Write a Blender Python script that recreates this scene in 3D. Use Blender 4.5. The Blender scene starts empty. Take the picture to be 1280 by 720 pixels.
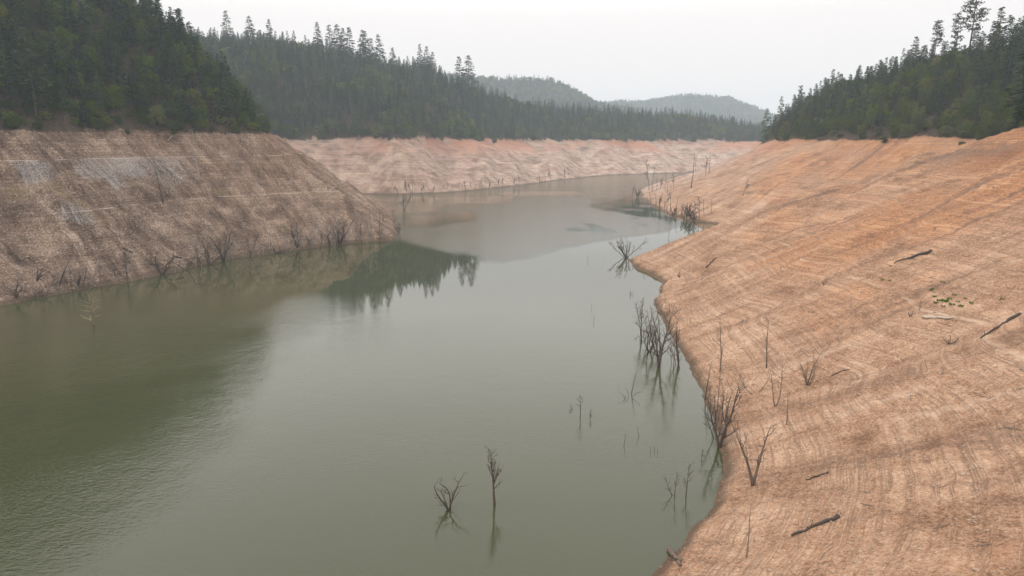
import bpy, math, random
import numpy as np
from mathutils import Vector

# ------------------------------------------------------------------ scene basics
sc = bpy.context.scene
COL = sc.collection
PITCH, FPX, CAMZ = math.radians(11.8), 865.0, 45.0
CP, SP = math.cos(PITCH), math.sin(PITCH)

def new_mesh(name, v, f):
    me = bpy.data.meshes.new(name)
    v = np.asarray(v, np.float32)
    if isinstance(f, np.ndarray) and f.ndim == 2:
        k = f.shape[1]
        me.vertices.add(len(v)); me.vertices.foreach_set('co', v.ravel())
        me.loops.add(f.size); me.loops.foreach_set('vertex_index', f.astype(np.int32).ravel())
        me.polygons.add(len(f))
        me.polygons.foreach_set('loop_start', np.arange(0, f.size, k, dtype=np.int32))
        me.update(calc_edges=True)
    else:
        me.from_pydata([tuple(p) for p in v.tolist()], [], f)
        me.update()
    return me

def smooth(me):
    me.polygons.foreach_set('use_smooth', np.ones(len(me.polygons), bool)); me.update()

def obj(name, me, mat=None, parent=None):
    o = bpy.data.objects.new(name, me); COL.objects.link(o)
    if mat is not None and len(me.materials) == 0: me.materials.append(mat)
    if parent is not None: o.parent = parent
    return o

def tag(o, label=None, cat=None, group=None, kind=None):
    if label: o['label'] = label
    if cat: o['category'] = cat
    if group: o['group'] = group
    if kind: o['kind'] = kind
    return o

def empty(name, loc, rz=0.0, scale=(1, 1, 1)):
    o = bpy.data.objects.new(name, None); COL.objects.link(o)
    o.empty_display_size = 0.5
    o.location = loc; o.rotation_euler = (0, 0, rz); o.scale = scale
    return o

# ------------------------------------------------------------------ noise
def _h(ix, iy, seed):
    with np.errstate(over='ignore'):
        n = ix.astype(np.int64) * 374761393 + iy.astype(np.int64) * 668265263 + seed * 1442695041
        n = (n ^ (n >> 13)) * 1274126177
        n = n ^ (n >> 16)
    return ((n & 0xFFFFFF).astype(np.float64)) / 0xFFFFFF

def vn(x, y, seed=0):
    x = np.asarray(x, float); y = np.asarray(y, float)
    ix = np.floor(x); iy = np.floor(y); fx = x - ix; fy = y - iy
    fx = fx * fx * fx * (fx * (fx * 6 - 15) + 10); fy = fy * fy * fy * (fy * (fy * 6 - 15) + 10)
    a = _h(ix, iy, seed); b = _h(ix + 1, iy, seed); c = _h(ix, iy + 1, seed); d = _h(ix + 1, iy + 1, seed)
    return (a + (b - a) * fx) * (1 - fy) + (c + (d - c) * fx) * fy - 0.5

def fbm(x, y, seed=0, octv=4):
    s = 0; a = 1.0; t = 0
    for k in range(octv):
        s = s + a * vn(x * 2 ** k + 17.3 * k, y * 2 ** k - 9.1 * k, seed + k); t += a; a *= 0.5
    return s / t * 2

def sstep(a, b, x):
    t = np.clip((x - a) / (b - a), 0, 1); return t * t * (3 - 2 * t)

# ------------------------------------------------------------------ survey of the shoreline (metres, camera above the origin)
def ray(px, py):
    return np.array([px - 640.0, FPX * CP + (py - 360.0) * -SP, -FPX * SP - (py - 360.0) * CP])
def wp(px, py):
    d = ray(px, py); k = -CAMZ / d[2]
    return (d[0] * k, d[1] * k)

SHORE = [(-15, -150), (-14, 0), (-6, 36), wp(820, 720), wp(852, 688), wp(888, 632), wp(905, 590), wp(901, 540), wp(880, 490), wp(850, 440),
         wp(826, 402), wp(818, 380), wp(829, 358), wp(808, 342), wp(785, 325), (60, 287), (88, 305), (124, 322), (140, 350), (124, 385),
         wp(870, 277), wp(838, 268), wp(815, 257), wp(801, 246), wp(801, 240), (128, 690), (165, 785), (260, 885), (360, 935), (480, 965), (700, 1000), (1000, 1040),
         (1000, 1140), (700, 1140), (500, 1150), wp(880, 215), wp(820, 217), wp(760, 219), wp(700, 225), wp(640, 233), wp(560, 241), wp(483, 243),
         (-180, 640), (-230, 590), (-190, 520), (-120, 480), wp(490, 262), wp(494, 280), wp(498, 292), wp(490, 301), wp(440, 304), wp(380, 311), wp(280, 326),
         wp(200, 345), wp(100, 361), wp(0, 383), (-200, 110), (-260, 0), (-300, -150)]

def catmull(P, closed=True):
    P = np.array(P, float); n = len(P); out = []
    for i in range(n):
        p0, p1, p2, p3 = P[i - 1], P[i], P[(i + 1) % n], P[(i + 2) % n]
        L = np.linalg.norm(p2 - p1); k = int(np.clip(L / 9, 2, 7))
        # centripetal blend, softened
        for j in range(k):
            t = j / k
            q = 0.5 * ((2 * p1) + (-p0 + p2) * t * .8 + (2 * p0 - 5 * p1 + 4 * p2 - p3) * t * t * .8 + (-p0 + 3 * p1 - 3 * p2 + p3) * t ** 3 * .8)
            lin = p1 + (p2 - p1) * t
            out.append(0.6 * q + 0.4 * lin if L < 60 else lin * .75 + q * .25)
    return np.array(out)

PTS = catmull(SHORE)
SEG_A = PTS; SEG_B = np.roll(PTS, -1, axis=0)
SEG_L = np.linalg.norm(SEG_B - SEG_A, axis=1); SEG_S = np.concatenate([[0], np.cumsum(SEG_L)[:-1]])

def shore_dist(x, y):
    x = x.astype(np.float32); y = y.astype(np.float32)
    best = np.full(x.shape, 1e12, np.float32); sbest = np.zeros(x.shape, np.float32); inside = np.zeros(x.shape, bool)
    for (ax, ay), (bx, by), L, s0 in zip(SEG_A, SEG_B, SEG_L, SEG_S):
        ux, uy = (bx - ax) / L, (by - ay) / L
        dx = x - np.float32(ax); dy = y - np.float32(ay)
        t = np.clip(dx * np.float32(ux) + dy * np.float32(uy), 0, np.float32(L))
        ex = dx - t * np.float32(ux); ey = dy - t * np.float32(uy)
        d2 = ex * ex + ey * ey
        m = d2 < best
        best[m] = d2[m]; sbest[m] = (t + np.float32(s0))[m]
        if (ay > by) != (ay < by) or ay != by:
            c = ((ay > y) != (by > y))
            xi = (bx - ax) * (y - ay) / (by - ay + 1e-12) + ax
            inside ^= c & (x < xi)
    return np.sqrt(best), sbest, inside

SLOPES = [(-190, 160, .80), (-140, 250, .78), (-90, 330, .74), (-130, 400, .72), (30, 60, .40), (50, 120, .43), (60, 200, .46), (75, 270, .46), (130, 330, .45), (140, 450, .42),
          (170, 650, .40), (-150, 700, .50), (0, 760, .40), (120, 950, .38), (300, 1100, .40), (300, 760, .42)]
LEFTS = [(-190, 160, 1), (-140, 250, 1), (-90, 330, .9), (-90, 400, .8), (40, 60, 0), (50, 120, 0), (60, 200, 0), (75, 270, 0), (130, 330, 0), (140, 450, 0),
         (170, 650, 0), (-200, 680, .3), (0, 760, 0.15), (120, 950, 0), (300, 1100, 0), (300, 760, 0), (-220, 560, .6)]
def idw(x, y, C, p=3.0):
    num = 0; den = 0
    for cx, cy, v in C:
        w = 1.0 / (((x - cx) ** 2 + (y - cy) ** 2 + 400.0) ** (p / 2)); num = num + w * v; den = den + w
    return num / den

def ridge(x, y, P, slope):
    out = np.full(np.shape(x), -1e9)
    for (ax, ay, az), (bx, by, bz) in zip(P[:-1], P[1:]):
        L2 = (bx - ax) ** 2 + (by - ay) ** 2
        t = np.clip(((x - ax) * (bx - ax) + (y - ay) * (by - ay)) / L2, 0, 1)
        d = np.hypot(x - ax - t * (bx - ax), y - ay - t * (by - ay))
        out = np.maximum(out, az + (bz - az) * t - slope * np.maximum(d - 6, 0))
    return out
def pd(px, d, row):                       # a crest point seen at (px, row) from d metres off
    return ((px - 640) / FPX * d, d, CAMZ + (180 - row) / FPX * d)

R_LEFT = [(-118, 372, 52), (-150, 405, 80), (-203, 445, 120), (-255, 460, 172), (-330, 475, 270), (-430, 480, 325), (-600, 480, 355)]
R_MID = [pd(60, 880, 30), pd(200, 880, 58), pd(300, 900, 66), pd(345, 900, 66), pd(440, 940, 86), pd(530, 1000, 96), pd(620, 1060, 109), pd(720, 1150, 130), pd(800, 1250, 145), pd(870, 1330, 156), pd(940, 1420, 167), pd(1000, 1500, 172)]
R_FAR1 = [pd(420, 2500, 85), pd(600, 2500, 106), pd(640, 2500, 108), pd(690, 2550, 115), pd(740, 2600, 136), pd(800, 2700, 146), pd(900, 2750, 160)]
R_FAR2 = [pd(620, 3900, 132), pd(745, 3800, 134), pd(800, 3800, 133), pd(860, 3800, 126), pd(897, 3800, 128), pd(925, 3800, 142), pd(960, 3800, 152), pd(1100, 3800, 140)]
R_RIGHT = [(230, 120, 110), (274, 370, 99), (276, 520, 87), (270, 640, 78), (262, 700, 64), (258, 745, 50)]

def rim_z(x, y):
    right = sstep(20, 110, x - 0.12 * y)
    return 50.6 - right * (1.2 + 1.8 * sstep(190, 300, y) - 2.2 * sstep(560, 900, y)) + (1.6 + 2.2 * sstep(450, 700, y)) * fbm(x / 40, y / 40, 5, 3) + 1.5 * fbm(x / 9, y / 9, 6, 2)

GULLIES = [([(40, 205), (70, 216), (104, 232), (150, 256)], 3.2, 7.0), ([(58, 288), (92, 296), (140, 312), (190, 335)], 2.5, 8.0), ([(37, 150), (62, 156), (96, 170), (130, 190)], 1.6, 5.0),
           ([(33, 110), (58, 106), (92, 108), (130, 120)], 1.5, 6.0), ([(112, 405), (150, 420), (200, 450)], 3.0, 9.0), ([(104, 505), (150, 520), (215, 560)], 3.0, 11.0),
           ([(-150, 214), (-178, 240), (-205, 268)], 3.5, 7.0), ([(-112, 262), (-140, 290), (-165, 320)], 3.0, 6.0), ([(-70, 318), (-100, 340), (-120, 352)], 2.2, 5.0),
           ([(-60, 690), (-70, 760), (-90, 850)], 9.0, 22.0), ([(30, 760), (30, 830), (20, 930)], 7.0, 18.0), ([(110, 900), (110, 960), (120, 1060)], 10.0, 24.0), ([(180, 1010), (190, 1080), (200, 1170)], 9.0, 24.0), ([(-10, 720), (-15, 780), (-20, 860)], 4.0, 10.0)]
def gullies(x, y):
    out = 0
    wx = x + 5 * vn(x / 18, y / 18, 81) * np.clip(y / 300, .5, 3); wy = y + 5 * vn(x / 18, y / 18, 82) * np.clip(y / 300, .5, 3)
    for P, dep, w in GULLIES:
        best = np.full(np.shape(x), 1e9)
        for (ax, ay), (bx, by) in zip(P[:-1], P[1:]):
            t = np.clip(((wx - ax) * (bx - ax) + (wy - ay) * (by - ay)) / ((bx - ax) ** 2 + (by - ay) ** 2), 0, 1)
            best = np.minimum(best, np.hypot(wx - ax - t * (bx - ax), wy - ay - t * (by - ay)))
        q = best / w
        out = out - dep * np.exp(-q * q) + .45 * dep * np.exp(-((q - 1.9) / .9) ** 2)
    return out

def terrain(x, y):
    d, s, ins = shore_dist(x, y)
    left = idw(x, y, LEFTS); sl = idw(x, y, SLOPES)
    t0 = np.where(ins, 0, d); dd = np.hypot(x, y); near = 1 - sstep(500, 900, dd)
    wob = (1 - .9 * sstep(2, 14, t0) * (1 - left)) * (1.7 * fbm(x / 14, y / 14, 11, 3) + 1.0 * fbm(x / 3.6, y / 3.6, 12, 3)) * np.clip(dd / 200, .35, 2)
    t = np.where(ins, -d, d) + wob
    rill = np.abs(vn(s / 9.0 + 2 * vn(x / 30, y / 30, 3), t / 90.0, 21)) * 2 + 0.5 * np.abs(vn(s / 3.1, t / 45.0, 22)) * 2
    gul = vn(s / 34.0, t / 160.0, 23)
    up = sstep(2, 26, t)
    bank = t * sl
    tt = np.maximum(t, 0)
    bank = bank + up * ((0.12 + 1.9 * left) * (rill - 0.6) + (.35 + .9 * sstep(160, 260, y) + 5.4 * left) * gul)
    bank = bank + up * ((.14 + 2.3 * left) * fbm(x / 9, y / 9, 31, 4) + (.07 + .75 * left) * fbm(x / 2.6, y / 2.6, 35, 3)) + (1.3 * sstep(0, 2.2, t) - .9 * sstep(1.5, 9, t)) * (1 - left) * .6
    fb = sstep(480, 640, y) * sstep(2, 40, t)
    bank = bank + up * gullies(x, y)
    bank = bank + fb * (6.5 * fbm(x / 70, y / 110, 37, 4) + 1.0 * (np.abs(vn(s / 26.0 + 1.5 * vn(x / 60, y / 60, 38), t / 120., 39)) * 2 - .5))
    # strand lines left by the falling water
    per = 1.25 + .25 * left
    ph = bank / per + .35 * fbm(x / 38, y / 38, 41, 2)
    bank = bank + up * near * (0.15 + .07 * left) * np.sin(ph * 2 * np.pi) + up * near * .10 * vn(bank / .45, x / 60, 43)
    # the old benches cut along both banks
    for zb, w, lw in ((22.0, 1.3, left), (39.0, 1.0, left), (16.5, .7, 1 - left)):
        q = (bank - zb) / w
        bank = bank - lw * up * near * .38 * q * np.exp(-q * q) * w
    rz = rim_z(x, y)
    trim = rz / sl
    upl = rz + 0.12 * np.clip(t - trim, 0, 60)
    bank = bank + (.44 - .02 * (1 - left)) * np.maximum(t - trim, 0)
    nz = fbm(x / 75, y / 75, 51, 4)
    R = ridge(x, y, R_LEFT, .78) + 6 * nz
    R = np.maximum(R, ridge(x, y, R_MID, .42) + 9 * nz)
    R = np.maximum(R, ridge(x, y, R_RIGHT, .55) + 4 * nz)
    n2 = fbm(x / 420, y / 420, 61, 5)
    R = np.maximum(R, ridge(x, y, R_FAR1, .45) + 40 * n2 * sstep(1500, 2200, y))
    R = np.maximum(R, ridge(x, y, R_FAR2, .40) + 50 * n2 * sstep(2700, 3400, y))
    upl = np.maximum(upl, R)
    k = 3.0
    hh = np.clip(0.5 + 0.5 * (upl - bank) / k, 0, 1)
    z = upl * (1 - hh) + bank * hh - k * hh * (1 - hh)
    z = np.where(t > 4, np.minimum(z, upl + 1), bank)
    zin = np.maximum(-7.0, np.minimum(t * .35, 0) - .02)
    z = np.where(t < 0, zin, z)
    veg = sstep(-.6, .9, z - rz)
    return z, t, s, left, veg

# ------------------------------------------------------------------ ground sheet (fan of rings round the survey point)
NA = 1100
ANG = np.radians(np.linspace(-62, 62, NA))
RAD = np.concatenate([np.exp(np.linspace(math.log(24), math.log(450), 760, endpoint=False)), np.exp(np.linspace(math.log(450), math.log(5600), 330))])
NR = len(RAD)
A2, R2 = np.meshgrid(ANG, RAD)
GX = R2 * np.sin(A2); GY = R2 * np.cos(A2)
TZ = np.zeros_like(GX); TT = np.zeros_like(GX); TS = np.zeros_like(GX); TL = np.zeros_like(GX); TV = np.zeros_like(GX)
for i in range(0, NR, 110):
    sl_ = slice(i, min(NR, i + 110))
    TZ[sl_], TT[sl_], TS[sl_], TL[sl_], TV[sl_] = terrain(GX[sl_], GY[sl_])

def grid_sample(F, x, y):
    r = np.hypot(x, y); a = np.arctan2(x, y)
    fi = np.interp(r, RAD, np.arange(NR)); fj = (a - ANG[0]) / (ANG[1] - ANG[0])
    fj = np.clip(fj, 0, NA - 1.001); fi = np.clip(fi, 0, NR - 1.001)
    i = fi.astype(int); j = fj.astype(int); u = fi - i; v = fj - j
    return (F[i, j] * (1 - u) + F[i + 1, j] * u) * (1 - v) + (F[i, j + 1] * (1 - u) + F[i + 1, j + 1] * u) * v

def height(x, y):
    return grid_sample(TZ, np.asarray(x, float), np.asarray(y, float))

def pick(px, py):                        # the spot on the ground or the water that a survey photo pixel looks at
    d = ray(px, py); d = d / math.hypot(d[0], d[1])
    r = RAD[:-1]
    zr = CAMZ + d[2] * r
    h = np.maximum(height(d[0] * r, d[1] * r), 0.0)
    k = np.argmax(zr <= h)
    if zr[k] > h[k]: k = len(r) - 1
    if k > 0:
        a = zr[k - 1] - h[k - 1]; b = zr[k] - h[k]; f = a / (a - b + 1e-9)
        rr = r[k - 1] + (r[k] - r[k - 1]) * f
    else: rr = r[0]
    x, y = d[0] * rr, d[1] * rr
    return x, y, float(height(x, y))

# ------------------------------------------------------------------ materials
class NT:
    def __init__(s, name):
        s.m = bpy.data.materials.new(name); s.m.use_nodes = True; s.t = s.m.node_tree; s.t.nodes.clear()
        s.out = s.n('ShaderNodeOutputMaterial')
    def n(s, typ, **kw):
        nd = s.t.nodes.new(typ)
        for k, v in kw.items():
            setattr(nd, k, v)
        return nd
    def link(s, a, b): s.t.links.new(a, b)
    def put(s, sock, v):
        if isinstance(v, bpy.types.NodeSocket): s.link(v, sock)
        else:
            try: sock.default_value = v
            except Exception: sock.default_value = (*v, 1.0)
    def math(s, op, a, b=0.0, c=0.0, clamp=False):
        nd = s.n('ShaderNodeMath', operation=op); nd.use_clamp = clamp
        s.put(nd.inputs[0], a); s.put(nd.inputs[1], b); s.put(nd.inputs[2], c); return nd.outputs[0]
    def vec(s, x, y, z):
        nd = s.n('ShaderNodeCombineXYZ')
        for i, v in enumerate((x, y, z)): s.put(nd.inputs[i], v)
        return nd.outputs[0]
    def noise(s, v, scale=1.0, detail=3.0, rough=.55, dist=0.0):
        nd = s.n('ShaderNodeTexNoise'); s.link(v, nd.inputs['Vector'])
        nd.inputs['Scale'].default_value = scale; nd.inputs['Detail'].default_value = detail
        nd.inputs['Roughness'].default_value = rough; nd.inputs['Distortion'].default_value = dist
        return nd.outputs[0]
    def ramp(s, f, stops):
        nd = s.n('ShaderNodeValToRGB'); e = nd.color_ramp.elements
        while len(e) < len(stops): e.new(.5)
        for el, (p, c) in zip(e, stops):
            el.position = p; el.color = (*c, 1) if not isinstance(c, float) else (c, c, c, 1)
        s.put(nd.inputs[0], f); return nd.outputs[0]
    def mix(s, f, a, b, mode='MIX'):
        nd = s.n('ShaderNodeMix', data_type='RGBA', blend_type=mode)
        s.put(nd.inputs[0], f); s.put(nd.inputs[6], a); s.put(nd.inputs[7], b); return nd.outputs[2]
    def attr(s, name): return s.n('ShaderNodeAttribute', attribute_name=name).outputs['Fac']
    def maprange(s, v, a, b, c=0.0, d=1.0):
        nd = s.n('ShaderNodeMapRange'); nd.interpolation_type = 'SMOOTHSTEP'
        s.put(nd.inputs[0], v)
        for i, q in enumerate((a, b, c, d)): nd.inputs[i + 1].default_value = q
        return nd.outputs[0]

def ground_material():
    g = NT('ground_soil')
    geo = g.n('ShaderNodeNewGeometry'); P = geo.outputs['Position']
    sep = g.n('ShaderNodeSeparateXYZ'); g.link(P, sep.inputs[0]); z = sep.outputs[2]
    S, T, L, V = g.attr('s'), g.attr('t'), g.attr('left'), g.attr('veg')
    n_big = g.noise(P, .018, 3, .5); n_mid = g.noise(P, .11, 4, .6); n_sm = g.noise(P, .9, 4, .65); n_fine = g.noise(P, 4.2, 3, .7)
    warp = g.math('MULTIPLY', g.math('SUBTRACT', n_mid, .5), 6.0)
    st1 = g.noise(g.vec(g.math('MULTIPLY', g.math('ADD', S, warp), .22), g.math('MULTIPLY', T, .018), 0.0), 1.0, 5, .65)
    st2 = g.noise(g.vec(g.math('MULTIPLY', S, .9), g.math('MULTIPLY', T, .05), 3.0), 1.0, 4, .65)
    zw = g.math('ADD', z, g.math('MULTIPLY', n_big, .8))
    ct = g.noise(g.vec(0.0, g.math('MULTIPLY', S, .012), g.math('MULTIPLY', zw, 1.5)), 1.0, 4, .7)
    # fine fibrous litter lying along the contour
    fib = g.noise(g.vec(g.math('MULTIPLY', S, .7), g.math('MULTIPLY', n_sm, .6), g.math('MULTIPLY', z, 7.0)), 1.0, 3, .7)
    n_lf = g.noise(P, 1.7, 5, .75)
    def spread(parts, k):
        tot = None
        for v, wt in parts:
            q = g.math('MULTIPLY', g.math('SUBTRACT', v, .5), wt * k); tot = q if tot is None else g.math('ADD', tot, q)
        return g.math('ADD', tot, .5)
    n_gr = g.noise(P, 2.3, 4, .8)
    mixr = spread(((ct, .40), (st1, .6), (n_mid, .75), (n_sm, .35), (n_gr, .95), (n_fine, .7), (fib, .3)), 1.75)
    mixl = spread(((ct, .42), (st1, .75), (st2, .4), (n_lf, 1.4), (n_fine, .6), (n_mid, .7)), 1.45)
    mixv = mixl
    right = g.ramp(mixr, [(.08, (.165, .088, .050)), (.38, (.305, .180, .112)), (.60, (.385, .238, .155)), (.92, (.52, .36, .25))])
    orange = g.ramp(mixr, [(.08, (.19, .070, .028)), (.45, (.36, .160, .068)), (.92, (.50, .27, .14))])
    zo = g.math('ADD', g.math('MULTIPLY', z, .017), g.math('MULTIPLY', g.math('SUBTRACT', n_big, .5), 2.2))
    right = g.mix(g.maprange(g.math('ADD', zo, g.math('MULTIPLY', g.math('SUBTRACT', n_mid, .5), 1.0)), .30, .84, 0, .74), right, orange)
    right = g.mix(g.maprange(st1, .60, .74, 0, .5), right, (.47, .36, .28))
    dk = g.math('MULTIPLY', g.maprange(st1, .46, .32, 0, 1), g.maprange(z, 8, 30, .25, .9))
    right = g.mix(dk, right, (.15, .10, .08))
    iso = g.math('ABSOLUTE', g.math('SUBTRACT', ct, g.math('ADD', .5, g.math('MULTIPLY', g.math('SUBTRACT', n_sm, .5), .03))))
    right = g.mix(g.math('MULTIPLY', g.maprange(iso, .030, .005), g.math('MULTIPLY', g.maprange(n_mid, .36, .62, .10, .62), g.maprange(n_gr, .30, .50, .25, 1))), right, (.13, .085, .06))
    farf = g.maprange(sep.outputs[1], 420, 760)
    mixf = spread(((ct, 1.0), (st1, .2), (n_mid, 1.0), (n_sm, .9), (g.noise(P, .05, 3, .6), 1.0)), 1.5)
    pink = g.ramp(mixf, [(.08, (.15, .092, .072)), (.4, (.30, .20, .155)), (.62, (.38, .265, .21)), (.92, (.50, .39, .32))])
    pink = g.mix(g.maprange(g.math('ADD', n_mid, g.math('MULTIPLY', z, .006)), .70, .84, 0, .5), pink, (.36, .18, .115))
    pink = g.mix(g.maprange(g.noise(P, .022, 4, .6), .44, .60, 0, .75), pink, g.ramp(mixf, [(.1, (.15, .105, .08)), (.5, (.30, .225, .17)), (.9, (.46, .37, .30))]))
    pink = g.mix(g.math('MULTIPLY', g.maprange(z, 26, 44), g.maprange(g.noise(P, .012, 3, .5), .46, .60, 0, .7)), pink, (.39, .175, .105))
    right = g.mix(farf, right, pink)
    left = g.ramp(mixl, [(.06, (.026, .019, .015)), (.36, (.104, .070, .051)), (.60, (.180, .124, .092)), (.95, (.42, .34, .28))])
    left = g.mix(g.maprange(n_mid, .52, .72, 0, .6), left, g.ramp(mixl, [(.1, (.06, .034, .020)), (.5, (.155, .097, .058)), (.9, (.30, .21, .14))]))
    # slate outcrop below the upper bench
    blobs = None
    for px_, py_, r_ in ((42, 212, 6), (124, 214, 9), (160, 206, 8), (200, 214, 12), (95, 266, 5)):
        c_ = pick(px_, py_); ds = g.n('ShaderNodeVectorMath', operation='DISTANCE'); g.link(P, ds.inputs[0]); ds.inputs[1].default_value = c_
        q_ = g.math('SUBTRACT', 1.0, g.math('DIVIDE', ds.outputs['Value'], r_ * 1.3)); blobs = q_ if blobs is None else g.math('MAXIMUM', blobs, q_)
    rk = g.maprange(g.math('ADD', blobs, g.math('MULTIPLY', g.math('SUBTRACT', n_mid, .5), 1.2)), .05, .4)
    rk = g.math('MULTIPLY', rk, g.maprange(z, 39.6, 38.6)); rk = g.math('MULTIPLY', rk, g.maprange(g.math('ADD', g.math('MULTIPLY', st2, .5), g.math('MULTIPLY', n_lf, .7)), .52, .66))
    rk = g.math('MULTIPLY', rk, 1.0) if True else g.math('MULTIPLY', rk, g.maprange(g.math('ADD', st1, g.math('MULTIPLY', g.math('SUBTRACT', n_mid, .5), 1.1)), .45, .56))
    rk = g.math('MULTIPLY', rk, g.maprange(sep.outputs[1], 330, 300)); rk = g.math('MULTIPLY', rk, g.maprange(g.math('ADD', n_lf, g.math('MULTIPLY', n_big, .6)), .62, .80))
    rock = g.ramp(g.math('ADD', g.math('MULTIPLY', n_fine, .5), g.math('MULTIPLY', st2, .5)), [(.32, (.07, .068, .066)), (.5, (.23, .22, .215)), (.64, (.50, .49, .48))])
    left = g.mix(g.math('MULTIPLY', rk, .75), left, rock)
    gr = g.math('MULTIPLY', g.maprange(z, 17, 23), g.maprange(z, 33, 27)); gr = g.math('MULTIPLY', gr, g.maprange(n_mid, .56, .66))
    left = g.mix(g.math('MULTIPLY', gr, .5), left, (.12, .105, .05))
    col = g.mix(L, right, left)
    # trodden bench lines, a pale dusty tread
    def line(zc, w, fac):
        q = g.math('ABSOLUTE', g.math('SUBTRACT', g.math('ADD', z, g.math('MULTIPLY', g.math('SUBTRACT', n_sm, .5), .5)), zc))
        return g.math('MULTIPLY', g.maprange(q, w, w * .35), fac)
    brk = g.maprange(n_mid, .42, .56)
    col = g.mix(g.math('MULTIPLY', g.math('MULTIPLY', line(22.1, .20, L), brk), .55), col, (.50, .42, .35))
    col = g.mix(g.math('MULTIPLY', g.math('MULTIPLY', line(39.1, .22, L), brk), .6), col, (.48, .44, .41))
    iR = g.math('SUBTRACT', 1.0, L)
    col = g.mix(g.math('MULTIPLY', g.math('MULTIPLY', line(16.6, .16, iR), brk), .4), col, (.58, .45, .33))
    # damp foot
    wet = g.maprange(g.math('ADD', z, g.math('MULTIPLY', g.math('SUBTRACT', n_mid, .5), 1.6)), 1.7, .3, 0, .85)
    col = g.mix(wet, col, (.095, .065, .044))
    # forest floor above the old water line
    floor = g.ramp(n_sm, [(.3, (.03, .024, .015)), (.6, (.07, .05, .03)), (.8, (.12, .085, .05))])
    far_green = g.ramp(n_mid, [(.3, (.016, .026, .014)), (.7, (.04, .055, .025))])
    floor = g.mix(g.maprange(sep.outputs[1], 700, 1500), floor, far_green)
    vv = g.maprange(g.math('ADD', V, g.math('MULTIPLY', g.math('SUBTRACT', n_sm, .5), .7)), .3, .7)
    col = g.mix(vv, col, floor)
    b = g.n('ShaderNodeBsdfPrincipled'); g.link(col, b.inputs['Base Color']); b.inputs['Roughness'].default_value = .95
    b.inputs['Specular IOR Level'].default_value = .15
    hgt = g.math('ADD', g.math('MULTIPLY', n_fine, .16), g.math('MULTIPLY', n_sm, .40))
    hgt = g.math('ADD', hgt, g.math('ADD', g.math('MULTIPLY', n_gr, .30), g.math('MULTIPLY', ct, .22)))
    hgt = g.math('ADD', hgt, g.math('MULTIPLY', g.math('MULTIPLY', st2, L), .5))
    bp = g.n('ShaderNodeBump'); bp.inputs['Strength'].default_value = .9; bp.inputs['Distance'].default_value = 1.0
    g.link(hgt, bp.inputs['Height']); g.link(bp.outputs[0], b.inputs['Normal'])
    g.link(b.outputs[0], g.out.inputs['Surface'])
    return g.m

def water_material():
    g = NT('lake_water')
    P = g.n('ShaderNodeNewGeometry').outputs['Position']
    rp = g.attr('ripple')
    big = g.noise(P, .02, 3, .5)
    b = g.n('ShaderNodeBsdfPrincipled')
    g.link(g.ramp(big, [(.3, (.040, .045, .020)), (.7, (.047, .052, .025))]), b.inputs['Base Color'])
    b.inputs['IOR'].default_value = 1.4
    g.link(g.math('ADD', g.math('MULTIPLY', rp, .17), .004), b.inputs['Roughness'])
    mp = g.n('ShaderNodeMapping'); g.link(P, mp.inputs[0]); mp.inputs['Rotation'].default_value = (0, 0, .5); mp.inputs['Scale'].default_value = (1, 1.6, 1)
    w = g.math('ADD', g.noise(mp.outputs[0], 1.1, 3, .6), g.math('MULTIPLY', g.noise(P, .25, 2, .5), 1.2))
    bp = g.n('ShaderNodeBump'); bp.inputs['Distance'].default_value = .2
    g.link(g.math('ADD', g.math('MULTIPLY', rp, .6), .008), bp.inputs['Strength'])
    g.link(w, bp.inputs['Height']); g.link(bp.outputs[0], b.inputs['Normal'])
    g.link(b.outputs[0], g.out.inputs['Surface'])
    return g.m

def leaf_material(name, dark, light, hue=0.0, trans=.25):
    g = NT(name)
    oi = g.n('ShaderNodeObjectInfo'); tc = g.n('ShaderNodeTexCoord')
    n = g.noise(tc.outputs['Object'], .55, 3, .6)
    f = g.math('ADD', g.math('POWER', oi.outputs['Random'], 1.6), g.math('MULTIPLY', g.math('SUBTRACT', n, .5), 1.3), clamp=True)
    c = g.mix(f, dark, light)
    hs = g.n('ShaderNodeHueSaturation'); g.link(c, hs.inputs['Color'])
    r2 = g.math('FRACT', g.math('MULTIPLY', oi.outputs['Random'], 13.7))
    g.link(g.math('ADD', g.math('MULTIPLY', g.math('SUBTRACT', r2, .5), .05), .5 + hue), hs.inputs['Hue'])
    g.link(g.math('ADD', g.math('MULTIPLY', g.math('FRACT', g.math('MULTIPLY', oi.outputs['Random'], 7.3)), .45), .95), hs.inputs['Saturation'])
    d = g.n('ShaderNodeBsdfDiffuse'); t = g.n('ShaderNodeBsdfTranslucent'); g.link(hs.outputs[0], d.inputs[0]); g.link(hs.outputs[0], t.inputs[0])
    ms = g.n('ShaderNodeMixShader'); ms.inputs[0].default_value = trans
    g.link(d.outputs[0], ms.inputs[1]); g.link(t.outputs[0], ms.inputs[2]); g.link(ms.outputs[0], g.out.inputs['Surface'])
    return g.m

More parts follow.
